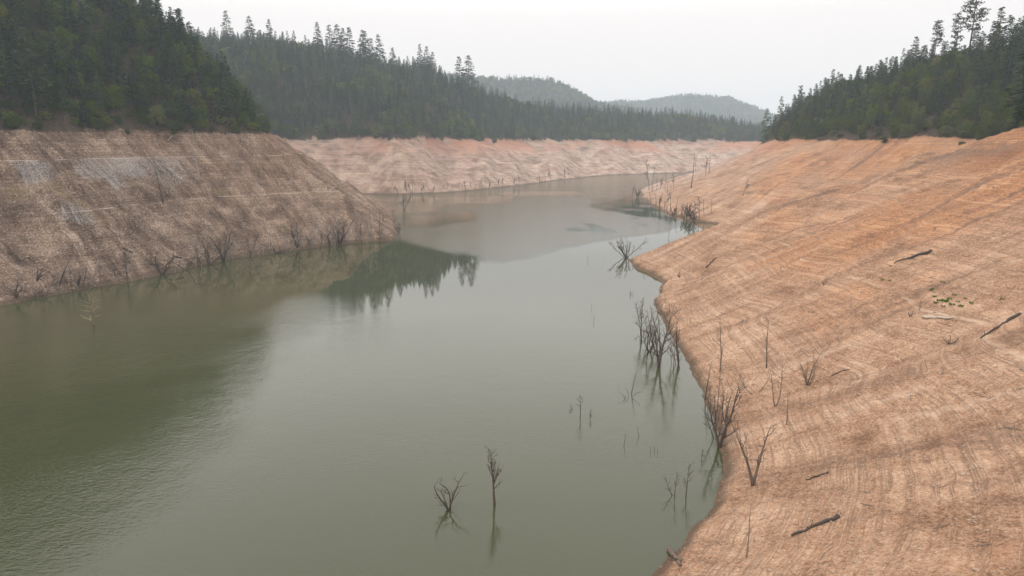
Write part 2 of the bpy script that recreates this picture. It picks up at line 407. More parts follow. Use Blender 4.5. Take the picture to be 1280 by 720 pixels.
def wood_material(name, a, b_, scale=3.0):
    g = NT(name)
    tc = g.n('ShaderNodeTexCoord'); mp = g.n('ShaderNodeMapping'); g.link(tc.outputs['Object'], mp.inputs[0]); mp.inputs['Scale'].default_value = (1, 1, .25)
    n = g.noise(mp.outputs[0], scale, 4, .65)
    oi = g.n('ShaderNodeObjectInfo')
    f = g.math('ADD', g.math('MULTIPLY', n, .8), g.math('MULTIPLY', oi.outputs['Random'], .35), clamp=True)
    p = g.n('ShaderNodeBsdfPrincipled'); g.link(g.ramp(f, [(.25, a), (.8, b_)]), p.inputs['Base Color']); p.inputs['Roughness'].default_value = .9
    bp = g.n('ShaderNodeBump'); bp.inputs['Strength'].default_value = .5; bp.inputs['Distance'].default_value = .05
    g.link(n, bp.inputs['Height']); g.link(bp.outputs[0], p.inputs['Normal']); g.link(p.outputs[0], g.out.inputs['Surface'])
    return g.m

M_ground = ground_material(); M_water = water_material()
M_conifer = leaf_material('conifer_needles', (.020, .044, .026), (.095, .135, .062))
M_pine = leaf_material('pine_needles', (.040, .058, .034), (.070, .085, .045))
M_oak = leaf_material('broad_leaves', (.040, .066, .018), (.155, .18, .055), trans=.3)
M_pale = leaf_material('pale_needles', (.080, .095, .055), (.11, .12, .065))
M_weed = leaf_material('weed_leaves', (.09, .15, .04), (.15, .22, .07))
M_bark = wood_material('bark', (.04, .031, .025), (.11, .088, .07))
M_snag = wood_material('drowned_wood', (.030, .022, .018), (.10, .075, .058))
M_snagbrown = wood_material('weathered_brown_wood', (.075, .052, .038), (.19, .14, .105))
M_pale_wood = wood_material('bleached_wood', (.28, .23, .18), (.5, .43, .35))
M_straw_wood = wood_material('straw_coloured_wood', (.12, .095, .055), (.27, .22, .13))
M_grey_wood = wood_material('greyed_wood', (.14, .115, .095), (.32, .27, .23))
M_dark_wood = wood_material('charred_wood', (.018, .013, .011), (.06, .043, .033))
M_stone = wood_material('loose_stone', (.13, .085, .06), (.36, .26, .19), 1.0)

# ------------------------------------------------------------------ the ground and the water
idx = (np.arange(NR - 1)[:, None] * NA + np.arange(NA - 1)[None, :]).ravel()
quads = np.stack([idx, idx + 1, idx + NA + 1, idx + NA], 1)[:, ::-1]
me = new_mesh('ground', np.stack([GX.ravel(), GY.ravel(), TZ.ravel()], 1), quads)
smooth(me)
for nm, F in (('s', TS), ('t', TT), ('left', TL), ('veg', TV)):
    me.attributes.new(nm, 'FLOAT', 'POINT').data.foreach_set('value', F.astype(np.float32).ravel())
tag(obj('ground', me, M_ground), kind='structure')

def water_sheet():
    na, nr = 420, 520
    a = np.radians(np.linspace(-62, 62, na)); r = np.exp(np.linspace(math.log(22), math.log(1700), nr))
    aa, rr = np.meshgrid(a, r); x = rr * np.sin(aa); y = rr * np.cos(aa)
    B = np.array([wp(440, 300), wp(497, 302), wp(560, 318), wp(610, 329), wp(650, 326), wp(700, 316), wp(760, 301), wp(850, 284), wp(1000, 270)])
    edge = np.interp(x + 3 * fbm(x / 12, y / 12, 70, 3), B[:, 0], B[:, 1])
    beyond = sstep(-10, 16, (y - edge) + 14 * fbm(x / 25, y / 40, 71, 4))
    rip = .6 * beyond
    # still slicks inside the wind-ruffled reach
    for (px, py, w, h) in ((722, 287, 13, 3), (745, 286, 20, 10), (545, 274, 46, 9), (515, 262, 30, 12), (860, 275, 70, 18), (790, 262, 50, 16), (830, 250, 60, 12), (560, 250, 90, 5), (690, 242, 70, 3)):
        c = wp(px, py); cw = w / FPX * c[1]; c2 = wp(px, py - h); c1 = wp(px, py + h); ch = (c2[1] - c1[1]) / 2
        q = ((x - c[0]) / cw) ** 2 + ((y - (c1[1] + c2[1]) / 2) / ch) ** 2 + 1.2 * fbm(x / 14, y / 30, 72, 3)
        rip = rip * (.25 + .75 * sstep(.4, 1.25, q))
    # light airs over the nearer water
    c = wp(500, 470)
    near = sstep(.45, -.1, np.hypot((x - c[0]) / 75, (y - c[1]) / 70) - .55 + .45 * fbm(x / 40, y / 40, 73, 3))
    rip = np.maximum(rip, .22 * near)
    edge2 = sstep(-5, 5, 178 - y + (x - 0) * .55 + 10 * fbm(x / 30, y / 30, 74, 3))
    rip = np.maximum(rip, .12 * edge2)
    lw = sstep(0, 1, np.clip((-.16 * y - x - 8) / 30, 0, 1)) * sstep(-225, -165, -y)
    rip = np.maximum(rip, .45 * lw * (.6 + .8 * np.clip(fbm(x / 20, y / 20, 75, 3) + .5, 0, 1)))
    idx = (np.arange(nr - 1)[:, None] * na + np.arange(na - 1)[None, :]).ravel()
    q4 = np.stack([idx, idx + 1, idx + na + 1, idx + na], 1)[:, ::-1]
    me = new_mesh('lake_water', np.stack([x.ravel(), y.ravel(), np.zeros(x.size)], 1), q4)
    me.attributes.new('ripple', 'FLOAT', 'POINT').data.foreach_set('value', np.clip(rip, 0, 1).astype(np.float32).ravel())
    tag(obj('water', me, M_water), kind='structure')
water_sheet()

# ------------------------------------------------------------------ mesh pieces: tubes and leaf sprays
class MB:
    def __init__(s): s.v = []; s.f = []
    def tube(s, pts, radii, sides=5):
        n0 = len(s.v); pts = [Vector(p) for p in pts]
        up = Vector((.31, .17, .93))
        for i, p in enumerate(pts):
            d = (pts[min(i + 1, len(pts) - 1)] - pts[max(i - 1, 0)]).normalized()
            a = d.cross(up)
            if a.length < .05: a = d.cross(Vector((1, 0, 0)))
            a.normalize(); b = d.cross(a)
            for k in range(sides):
                t = 2 * math.pi * k / sides
                s.v.append(p + (a * math.cos(t) + b * math.sin(t)) * radii[i])
        for i in range(len(pts) - 1):
            for k in range(sides):
                q = n0 + i * sides + k; q2 = n0 + i * sides + (k + 1) % sides
                s.f.append((q, q2, q2 + sides, q + sides))
        s.f.append(tuple(n0 + k for k in range(sides))[::-1]); e = n0 + (len(pts) - 1) * sides
        s.f.append(tuple(e + k for k in range(sides)))
    def mesh(s, name, mat):
        me = bpy.data.meshes.new(name); me.from_pydata([tuple(p) for p in s.v], [], s.f); me.update()
        me.materials.append(mat); smooth(me); return me

def kites(c, u, v):
    """leaf sprays: c base point, u axis, v half width"""
    n = len(c)
    P = np.stack([c, c + u * .45 + v, c + u, c + u * .45 - v], 1)
    return P.reshape(-1, 3), np.arange(n * 4).reshape(n, 4)

def unit(a): return a / np.maximum(np.linalg.norm(a, axis=-1, keepdims=True), 1e-9)

def conifer_meshes(seed, h=20.0, R=3.4, z0=.10, power=.85, mat=None, gap=.12, droop=.25):
    rng = np.random.default_rng(seed)
    C = []; U = []; V = []
    nl = int(h * 2.1)
    lean = rng.normal(0, .012, 2)
    for i in range(nl):
        u = z0 + (1 - z0) * (i + rng.random()) / nl
        z = u * h
        un = (u - z0) / (1 - z0)
        rad = R * (1 - un) ** power * min(1, .55 + un * 3.0)
        for k in range(rng.integers(5, 8)):
            if rng.random() < gap: continue
            az = rng.random() * 2 * math.pi
            L = rad * rng.uniform(.55, 1.18) + .25
            dirv = np.array([math.cos(az), math.sin(az), 0]); side = np.array([-dirv[1], dirv[0], 0])
            ns = max(3, int(L / .30))
            for q in range(ns):
                f = (q + .6 * rng.random()) / ns
                if f < .18 and L > 1: continue
                p = dirv * L * f + np.array([0, 0, z + L * (.28 * (1 - un) + .12) * f * (1 - .9 * f) - droop * L * f * f * (1 - un)])
                p[:2] += lean * z
                sgn = rng.choice([-1, 1])
                a = dirv * rng.uniform(.5, 1) + side * sgn * rng.uniform(.1, .95) + np.array([0, 0, rng.uniform(-.45, .2)])
                ln = rng.uniform(.75, 1.35) * (.55 + .45 * min(1, L / 1.6))
                C.append(p); U.append(a / np.linalg.norm(a) * ln)
                w = np.cross(a, np.array([rng.normal(0, .4), rng.normal(0, .4), 1.0])); V.append(w / np.linalg.norm(w) * ln * rng.uniform(.26, .42))
    for q in range(10):
        z = h * (1 - .05 * rng.random()); az = rng.random() * 6.28
        a = np.array([math.cos(az) * .35, math.sin(az) * .35, .8]); C.append(np.array([lean[0] * z, lean[1] * z, z - .5])); U.append(a * .8)
        w = np.cross(a, np.array([.3, .2, .1]) + rng.normal(0, .3, 3)); V.append(unit(w) * .13)
    P, F = kites(np.array(C), np.array(U), np.array(V))
    crown = new_mesh('conifer_crown', P, F); crown.materials.append(mat)
    t = MB(); r0 = h * .010
    zs = [-1.2, 0, h * .3, h * .65, h * .97]
    t.tube([(lean[0] * z, lean[1] * z, z) for z in zs], [r0 * 1.5, r0 * 1.15, r0 * .8, r0 * .45, .03], 6)
    return crown, t.mesh('conifer_trunk', M_bark)

def pine_meshes(seed, h=26.0, mat=None, z0=.42, R=3.8):
    rng = np.random.default_rng(seed); C = []; U = []; V = []
    t = MB(); r0 = h * .009
    bend = rng.normal(0, .5, 2)
    ax = lambda z: np.array([bend[0] * math.sin(z / h * 3), bend[1] * math.sin(z / h * 2.5), z])
    t.tube([ax(z) for z in np.linspace(-1.2, h * .97, 9)], list(np.linspace(r0 * 1.2, .05, 9)), 6)
    nl = 20
    for i in range(nl):
        u = z0 + (1 - z0) * (i + .7 * rng.random()) / nl; un = (u - z0) / (1 - z0)
        for k in range(rng.integers(2, 5)):
            az = rng.random() * 6.28; L = (R * (math.sin(min(1, un * 1.3 + .30) * 1.9)) * rng.uniform(.45, 1.1)) * (1.05 - .75 * un) + .5
            d = np.array([math.cos(az), math.sin(az), 0.0]); b = ax(u * h)
            tip = b + d * L + np.array([0, 0, L * rng.uniform(-.12, .3)])
            mid = b + d * L * .55 + np.array([0, 0, L * .02])
            t.tube([b, mid, tip], [.09, .06, .025], 4)
            for q in range(int(10 + 16 * L / R)):
                f = rng.uniform(.35, 1.0)
                c = b + (tip - b) * f + rng.normal(0, .22, 3) * np.array([1, 1, .6])
                a = unit(rng.normal(0, 1, 3) + d * .7 + np.array([0, 0, .35])) * rng.uniform(.5, .95)
                C.append(c); U.append(a); V.append(unit(np.cross(a, rng.normal(0, 1, 3))) * .17)
    for q in range(26):
        c = ax(h * rng.uniform(.94, 1.0)) + rng.normal(0, .2, 3); a = unit(rng.normal(0, .7, 3) + np.array([0, 0, .8])) * .7
        C.append(c); U.append(a); V.append(unit(np.cross(a, rng.normal(0, 1, 3))) * .15)
    P, F = kites(np.array(C), np.array(U), np.array(V))
    crown = new_mesh('pine_crown', P, F); crown.materials.append(mat)
    return crown, t.mesh('pine_trunk', M_bark)

def broadleaf_meshes(seed, h=10.0, R=4.4, mat=None, low=.16):
    rng = np.random.default_rng(seed); C = []; U = []; V = []
    t = MB(); zt = h * .42
    j = rng.normal(0, .35, 2)
    t.tube([(0, 0, -1), (0, 0, .1), (j[0], j[1], zt * .6), (j[0] * 1.5, j[1] * 1.5, zt), (j[0] * 1.2, j[1] * 1.9, h * .72)], [.36, .27, .2, .15, .06], 6)
    ncl = 34
    for i in range(ncl):
        u = rng.uniform(low, .93); az = rng.random() * 6.28
        prof = math.sqrt(max(.06, 1 - ((u - .50) / .52) ** 2))
        rr = R * prof * rng.uniform(.45, 1.0) ** .6
        c = np.array([math.cos(az) * rr, math.sin(az) * rr, u * h]); c[:2] += rng.normal(0, .3, 2)
        cr = rng.uniform(.75, 1.55)
        if i % 4 == 0: t.tube([(j[0], j[1], zt * rng.uniform(.5, 1)), tuple(c * .6 + np.array([j[0], j[1], zt]) * .4), tuple(c)], [.12, .08, .03], 4)
        m = int(95 * cr)
        dr = unit(rng.normal(0, 1, (m, 3)))
        p = c + dr * cr * (rng.random((m, 1)) ** .4) * np.array([1.1, 1.1, .72])
        a = unit(dr + rng.normal(0, .7, (m, 3)) + np.array([0, 0, .15])) * rng.uniform(.4, .75, (m, 1))
        w = unit(np.cross(a, rng.normal(0, 1, (m, 3)))) * rng.uniform(.14, .26, (m, 1))
        C.append(p); U.append(a); V.append(w)
    P, F = kites(np.concatenate(C), np.concatenate(U), np.concatenate(V))
    crown = new_mesh('broadleaf_crown', P, F); crown.materials.append(mat)
    return crown, t.mesh('broadleaf_trunk', M_bark)

CON = [conifer_meshes(1, 20, 3.3, .10, .85, M_conifer), conifer_meshes(2, 20, 2.6, .06, .75, M_conifer, .2), conifer_meshes(3, 20, 3.9, .14, .95, M_conifer, .25, .35),
       conifer_meshes(4, 20, 2.9, .2, .65, M_conifer, .3, .1), conifer_meshes(5, 20, 2.1, .22, .6, M_conifer, .35, .3)]
PINE = [pine_meshes(11, 26, M_pine), pine_meshes(12, 26, M_pine, .5, 3.2), pine_meshes(13, 26, M_pine, .3, 3.4)]
PALE = [conifer_meshes(21, 20, 3.6, .3, .7, M_pale, .2, .15)]
OAK = [broadleaf_meshes(31, 10, 4.3, M_oak), broadleaf_meshes(32, 11, 3.7, M_oak, .22), broadleaf_meshes(33, 9, 4.8, M_oak, .05)]
BASE_H = {'conifer_tree': 20.0, 'pine_tree': 26.0, 'broadleaf_tree': 10.0, 'shrub': 9.5}
LIB = {'conifer_tree': CON, 'pine_tree': PINE, 'broadleaf_tree': OAK, 'shrub': OAK}

def plant(kind, x, y, z, h, wide, var, rz, label, cat, group=None, pair=None):
    crown, trunk = pair or LIB[kind][var % len(LIB[kind])]
    sz = h / BASE_H[kind]; sx = sz * wide
    r = tag(empty(kind, (x, y, z), rz, (sx, sx, sz)), label, cat, group)
    o = obj('trunk', trunk, None, r); c = obj('crown', crown, None, r)
    return r, c, o

# ------------------------------------------------------------------ where the trees stand
rng = np.random.default_rng(77)
def scatter(r0, r1, step, amax=46):
    n = int((r1 + 10) / step)
    gx, gy = np.meshgrid(np.arange(-n, n + 1) * step, np.arange(0, n + 1) * step)
    x = (gx + rng.uniform(-.48, .48, gx.shape) * step).ravel(); y = (gy + rng.uniform(-.48, .48, gy.shape) * step).ravel()
    r = np.hypot(x, y); a = np.degrees(np.arctan2(x, y))
    m = (r >= r0) & (r < r1) & (np.abs(a) < amax) & (y > 20)
    return x[m], y[m]
# how high the ground hides things, per bearing, from the survey point
ELEV = np.maximum.accumulate((TZ - CAMZ) / R2, axis=0)
def hidden_row(x, y): return grid_sample(ELEV, x, y)

TREES = []     # x, y, z, kind, h, wide, var, rot
def grow(r0, r1, step, zone):
    x, y = scatter(r0, r1, step)
    z = height(x, y); veg = grid_sample(TV, x, y)
    dens = fbm(x / 30, y / 30, 91, 3); mixn = fbm(x / 55, y / 55, 92, 3)
    for i in range(len(x)):
        rz_ = z[i] - rim_z(x[i], y[i])
        if z[i] < 40 or (veg[i] < .45 and not (zone == 'fringe' and rz_ > -3.5 and rng.random() < .07)): continue
        edge = rz_ < 3.0
        if zone == 'fringe':
            if rz_ < 9 and rng.random() < .8 - .4 * (dens[i] > .25): TREES.append((x[i], y[i], z[i], 'shrub', rng.uniform(1.8, 5.2), rng.uniform(.9, 1.6), int(rng.integers(0, 60)), rng.random() * 6.28))
            continue
        right = x[i] > .18 * y[i]
        left_hill = (not right) and y[i] < 540
        pc = .66 if left_hill else (.56 if right else .74)
        if not right and not left_hill: pc -= .5 * max(0, 1 - rz_ / 30.0) * (1 if x[i] < 0 else .5)
        pc += .7 * mixn[i]
        u = rng.random()
        if zone == 'near':
            if edge: 
                if rng.random() < (.25 if left_hill else .15): continue
                kind = 'shrub' if u < .62 else ('broadleaf_tree' if u < .86 else 'conifer_tree')
            else: kind = 'conifer_tree' if u < pc else 'broadleaf_tree'
            if kind == 'conifer_tree': h = rng.uniform(12, 23) if left_hill else (rng.uniform(14, 25) if y[i] < 360 else rng.uniform(11, 22)); wide = rng.uniform(.8, 1.25)
            elif kind == 'shrub': h = rng.uniform(1.8, 4.5); wide = rng.uniform(1.0, 1.6)
            else: h = rng.uniform(6, 12) if left_hill else rng.uniform(5.5, 11); wide = rng.uniform(.75, 1.15)
            if right and kind == 'conifer_tree' and rng.random() < .18: kind = 'pine_tree'; h = rng.uniform(12, 18); wide = .9
        else:
            kind = 'conifer_tree' if u < pc else 'broadleaf_tree'
            if kind == 'conifer_tree': h = rng.uniform(12, 24); wide = rng.uniform(.8, 1.2)
            else: h = rng.uniform(7, 13); wide = rng.uniform(.85, 1.3)
            if zone == 'far': h = rng.uniform(12, 24); wide = rng.uniform(1.0, 1.5); kind = 'conifer_tree' if u < .55 else 'broadleaf_tree'
            if zone == 'far' and kind == 'broadleaf_tree': h *= .7
        if zone != 'far' and edge and h > 14: h *= .8
        if (z[i] + h - CAMZ) / math.hypot(x[i], y[i]) < hidden_now[i] if False else False: continue
        TREES.append((x[i], y[i], z[i], kind, h, wide, int(rng.integers(0, 60)), rng.random() * 6.28))
grow(100, 620, 5.2, 'near'); grow(100, 480, 3.6, 'fringe'); grow(620, 1650, 6.6, 'mid'); grow(1650, 4400, 15.0, 'far')

for k in range(26):
    px_ = rng.uniform(946, 1030); d_ = rng.uniform(735, 800) - (px_ - 946) * 2.6; x_ = (px_ - 640) / FPX * d_; z_ = float(height(x_, d_))
    if float(grid_sample(TV, np.array(x_), np.array(d_))) > .5: TREES.append((x_, d_, z_, 'conifer_tree', rng.uniform(14, 23), rng.uniform(.9, 1.2), int(rng.integers(0, 60)), rng.random() * 6.28))
for k in range(40):
    px_ = rng.uniform(1190, 1300); dd_ = np.arange(150, 500, 2.0); vv_ = grid_sample(TV, (px_ - 640) / FPX * dd_, dd_) > .9
    if not vv_.any(): continue
    d_ = dd_[np.argmax(vv_)] + rng.uniform(4, 75); x_ = (px_ - 640) / FPX * d_
    TREES.append((x_, d_, float(height(x_, d_)), 'conifer_tree', rng.uniform(17, 27), rng.uniform(.9, 1.25), int(rng.integers(0, 60)), rng.random() * 6.28))
TX = np.array([t[0] for t in TREES]); TY = np.array([t[1] for t in TREES]); TZt = np.array([t[2] for t in TREES]); TH = np.array([t[4] for t in TREES])
TR = np.hypot(TX, TY)
vis = (TZt + TH - CAMZ) / TR > hidden_row(TX, TY) - .012
order = [int(i) for i in np.argsort(TR) if vis[i]]
# what each tree still shows past the nearer ones, on a coarse survey raster
RW, RH = 900, 300
cover = np.zeros((RH, RW), bool)
score = {}
for i in order:
    x, y, z, kind, h, wide, var, rz = TREES[i]
    def sx(X, Y, Z):
        dz = Z - CAMZ; dep = Y * CP - dz * SP; up = Y * SP + dz * CP
        return 640 + FPX * X / dep, 360 - FPX * up / dep
    cx, top = sx(x, y, z + h); _, bot = sx(x, y, z)
    wpx = {'conifer_tree': .12, 'pine_tree': .1, 'broadleaf_tree': .38, 'shrub': .4}[kind] * h * wide * FPX / y
    k = RW / 1280.0
    x0, x1, y0, y1 = int((cx - wpx) * k), int((cx + wpx) * k) + 1, int(top * k), int(bot * k) + 1
    x0c, x1c, y0c, y1c = max(0, x0), min(RW, x1), max(0, y0), min(RH, y1)
    if x1c <= x0c or y1c <= y0c: score[i] = 0; continue
    sub = cover[y0c:y1c, x0c:x1c]
    score[i] = int((~sub).sum())
    if h > 2.5: cover[y0c + (y1c - y0c) // 6:y1c, x0c:x1c] = True
LIMIT = {'conifer_tree': 255, 'broadleaf_tree': 290, 'shrub': 290, 'pine_tree': 60}
single = set()
for kind, lim in LIMIT.items():
    c = sorted([i for i in order if TREES[i][3] == kind and TREES[i][1] < 640 and score[i] > 4], key=lambda i: -score[i])[:lim]
    single.update(c)

LAB = {('conifer_tree', 'L', 0): 'dark green conifer in the crowded forest on the near left hillside',
       ('conifer_tree', 'L', 1): 'dark conifer rooted at the forest edge atop the brown left bank',
       ('broadleaf_tree', 'L', 0): 'round green broadleaf tree among the conifers of the near left hillside',
       ('broadleaf_tree', 'L', 1): 'round leafy tree at the forest edge atop the brown left bank',
       ('shrub', 'L', 1): 'low bush along the forest edge atop the brown left bank', ('shrub', 'L', 0): 'low bush under the trees of the near left hillside',
       ('conifer_tree', 'R', 0): 'pointed conifer in the olive green forest on the right hillside',
       ('conifer_tree', 'R', 1): 'conifer at the forest edge just above the bare orange right slope',
       ('pine_tree', 'R', 0): 'open crowned pine within the olive green forest on the right hillside',
       ('pine_tree', 'R', 1): 'open crowned pine at the forest edge above the bare orange right slope',
       ('broadleaf_tree', 'R', 0): 'bushy olive green broadleaf tree in the forest on the right hillside',
       ('broadleaf_tree', 'R', 1): 'bushy olive broadleaf tree at the edge of the bare orange right slope',
       ('shrub', 'R', 1): 'low olive bush at the top edge of the bare orange right slope', ('shrub', 'R', 0): 'low bush beneath the trees of the right hillside',
       ('conifer_tree', 'M', 0): 'hazy conifer on the forested ridge across the inlet', ('conifer_tree', 'M', 1): 'hazy conifer at the foot of the forested ridge across the inlet',
       ('broadleaf_tree', 'M', 0): 'hazy round broadleaf tree on the ridge across the inlet', ('broadleaf_tree', 'M', 1): 'hazy round tree at the foot of the ridge across the inlet',
       ('shrub', 'M', 1): 'hazy bush along the top of the pink far bank', ('shrub', 'M', 0): 'hazy bush on the ridge across the inlet'}
CATS = {'conifer_tree': 'conifer', 'pine_tree': 'pine tree', 'broadleaf_tree': 'tree', 'shrub': 'bush'}
PROTO = {}
stuff_pts = {'conifer_forest': [], 'broadleaf_forest': []}
for i in order:
    x, y, z, kind, h, wide, var, rz = TREES[i]
    if i in single:
        side = 'R' if x > .18 * y else ('L' if y < 540 else 'M')
        e = 1 if z - rim_z(x, y) < 3.0 else 0
        lab = LAB[(kind, side, e)]
        grp = lab.replace('dark green conifer', 'conifers').replace('round green broadleaf tree', 'broadleaf trees')
        r, c, t = plant(kind, x, y, z - .15, h, wide, var, rz, lab, CATS[kind], 'trees: ' + lab)
        PROTO.setdefault((kind, var % len(LIB[kind])), (c, t))
    else:
        k = 'conifer_forest' if kind in ('conifer_tree', 'pine_tree') else 'broadleaf_forest'
        if kind == 'shrub' and score[i] <= 4: continue
        if kind == 'pine_tree': kind = 'conifer_tree'
        stuff_pts[k].append((x, y, z - .3, kind, h, wide, var, rz))

def forest_stuff(name, rows, srcs, base_h, label):
    me = new_mesh(name + '_spots', np.array([(r[0], r[1], r[2]) for r in rows]), np.zeros((0, 3), np.int32))
    ob = obj(name, me)
    n = len(rows)
    me.attributes.new('pickv', 'INT', 'POINT').data.foreach_set('value', np.array([r[6] % len(srcs) for r in rows], np.int32))
    me.attributes.new('rot', 'FLOAT_VECTOR', 'POINT').data.foreach_set('vector', np.array([(0, 0, r[7]) for r in rows], np.float32).ravel())
    sc_ = np.array([(r[4] / base_h * r[5], r[4] / base_h * r[5], r[4] / base_h) for r in rows], np.float32)
    me.attributes.new('size', 'FLOAT_VECTOR', 'POINT').data.foreach_set('vector', sc_.ravel())
    ng = bpy.data.node_groups.new(name, 'GeometryNodeTree')
    ng.interface.new_socket('Geometry', in_out='INPUT', socket_type='NodeSocketGeometry'); ng.interface.new_socket('Geometry', in_out='OUTPUT', socket_type='NodeSocketGeometry')
    N = ng.nodes; gi = N.new('NodeGroupInput'); go = N.new('NodeGroupOutput'); ip = N.new('GeometryNodeInstanceOnPoints')
    allj = N.new('GeometryNodeJoinGeometry')
    for (c, t) in reversed(srcs):
        jn = N.new('GeometryNodeJoinGeometry')
        for o in (c, t):
            oi = N.new('GeometryNodeObjectInfo'); oi.inputs['Object'].default_value = o; oi.transform_space = 'ORIGINAL'
            ng.links.new(oi.outputs['Geometry'], jn.inputs[0])
        g2i = N.new('GeometryNodeGeometryToInstance'); ng.links.new(jn.outputs[0], g2i.inputs[0]); ng.links.new(g2i.outputs[0], allj.inputs[0])
    def attr(nm, typ):
        a = N.new('GeometryNodeInputNamedAttribute'); a.data_type = typ; a.inputs['Name'].default_value = nm; return a.outputs['Attribute']
    ng.links.new(gi.outputs[0], ip.inputs['Points']); ng.links.new(allj.outputs[0], ip.inputs['Instance'])
    ip.inputs['Pick Instance'].default_value = True
    ng.links.new(attr('pickv', 'INT'), ip.inputs['Instance Index']); ng.links.new(attr('rot', 'FLOAT_VECTOR'), ip.inputs['Rotation']); ng.links.new(attr('size', 'FLOAT_VECTOR'), ip.inputs['Scale'])
    ng.links.new(ip.outputs[0], go.inputs[0])
    ob.modifiers.new('forest', 'NODES').node_group = ng
    tag(ob, label, 'forest', None, 'stuff')
con_src = [PROTO[('conifer_tree', k)] for k in range(len(CON)) if ('conifer_tree', k) in PROTO]
oak_src = [PROTO[('broadleaf_tree', k)] for k in range(len(OAK)) if ('broadleaf_tree', k) in PROTO]
forest_stuff('conifer_forest', stuff_pts['conifer_forest'], con_src, 20.0, 'hazy mass of dark conifers covering the far ridges and hills')
forest_stuff('broadleaf_forest', stuff_pts['broadleaf_forest'], oak_src, 10.0, 'hazy mass of round broadleaf trees mixed through the far hills')
print('trees', len(order), 'single', len(single), {k: len(v) for k, v in stuff_pts.items()})

# trees that stand out on their own
def special(px, off, top, kind, wide, var, label, pair=None, rz=None, hmax=34):
    dd = np.arange(150, 900, 2.0); ok = grid_sample(TV, (px - 640) / FPX * dd, dd) > .9
    q = ok & np.roll(ok, -1) & np.roll(ok, -2)
    d = (dd[np.argmax(q)] if q.any() else 735) + off
    zz = height((px - 640) / FPX * np.arange(d, d + 140, 4), np.arange(d, d + 140, 4)); hh = CAMZ + (180 - top) / FPX * np.arange(d, d + 140, 4) - zz
    d = np.arange(d, d + 140, 4)[np.argmax(hh < hmax)] if (hh < hmax).any() else d
    x = (px - 640) / FPX * d; y = d; z = float(height(x, y))
    ztop = CAMZ + (180 - top) / FPX * d
    h = ztop - z
    plant(kind, x, y, z - .2, h, wide, var, random.Random(px).random() * 6 if rz is None else rz, label, CATS[kind], None, pair)
special(1184, 60, -6, 'pine_tree', 1.25, 0, 'tallest open crowned pine breaking the skyline of the right hillside')
special(1163, 55, 30, 'pine_tree', 1.25, 2, 'shorter flat topped pine just left of the tallest skyline pine on the right')
special(1143, 55, 38, 'pine_tree', 1.15, 1, 'slender pine on the right skyline, second left of the tallest pine')
special(1121, 55, 55, 'conifer_tree', 1.2, 1, 'conifer on the right skyline, leftmost of the tall trees beside the tallest pine')
special(1217, 60, 22, 'conifer_tree', 1.2, 1, 'thin conifer spire on the right skyline, right of the tallest pine')
special(1247, 45, 14, 'pine_tree', .7, 1, 'thin sparse pine on the skyline near the upper right corner')
special(1274, 10, -14, 'conifer_tree', 1.1, 2, 'big dark conifer in the upper right corner of the view')
special(1025, 40, 92, 'conifer_tree', .9, 1, 'pointed conifer midway along the skyline of the right hillside')
special(986, 40, 112, 'pine_tree', .9, 2, 'sparse pine on the lower end of the right hillside skyline')
special(966, 30, 124, 'conifer_tree', 1.0, 0, 'full dark conifer near the lower end of the right forest')
special(950, 14, 138, 'conifer_tree', 1.2, 0, 'last conifer at the far tip of the right hillside forest')
special(63, 4, 44, 'conifer_tree', 1.0, 0, 'pale green slender conifer with bare lower trunk standing out on the left hillside', PALE[0])
special(237, 60, 22, 'conifer_tree', .9, 0, 'tall dark conifer on the shoulder of the left hill, left of a pair')
special(247, 60, 24, 'conifer_tree', .8, 3, 'tall dark conifer on the shoulder of the left hill, right of a pair')
special(184, 110, -4, 'conifer_tree', .9, 1, 'tall conifer against the sky where the left hill leaves the frame')
special(167, 110, 2, 'conifer_tree', .7, 4, 'small pointed conifer against the sky beside the taller left hilltop conifer')
special(276, 30, 72, 'conifer_tree', .9, 2, 'dark conifer on the descending end of the left hill')
sky = [(409, 930, 39), (423, 935, 42), (432, 938, 41), (439, 940, 46), (447, 943, 45), (461, 950, 48), (466, 955, 49), (472, 955, 57), (483, 962, 53), (497, 975, 68),
       (530, 1000, 64), (537, 1002, 66), (545, 1008, 73), (577, 1030, 78), (588, 1038, 77), (250, 890, 36), (302, 900, 26), (330, 900, 32), (352, 905, 36)]
for k, (px, d, top) in enumerate(sky):
    x = (px - 640) / FPX * d; z = float(height(x, d)); h = CAMZ + (180 - top) / FPX * d - z
    plant('conifer_tree', x, d, z - .2, max(h, 12), 1.15 + .35 * ((k * 7) % 5) / 5, k % 3, k * 1.3, 'hazy conifer standing above the skyline of the ridge across the inlet', 'conifer', 'conifers along the skyline of the far ridge')
x, y, z = pick(618, 181)
plant('shrub', x, y, z - .2, 11 / FPX * y, .55, 1, 1.0, 'single dark shrub standing below the treeline on the pink far bank', 'bush')

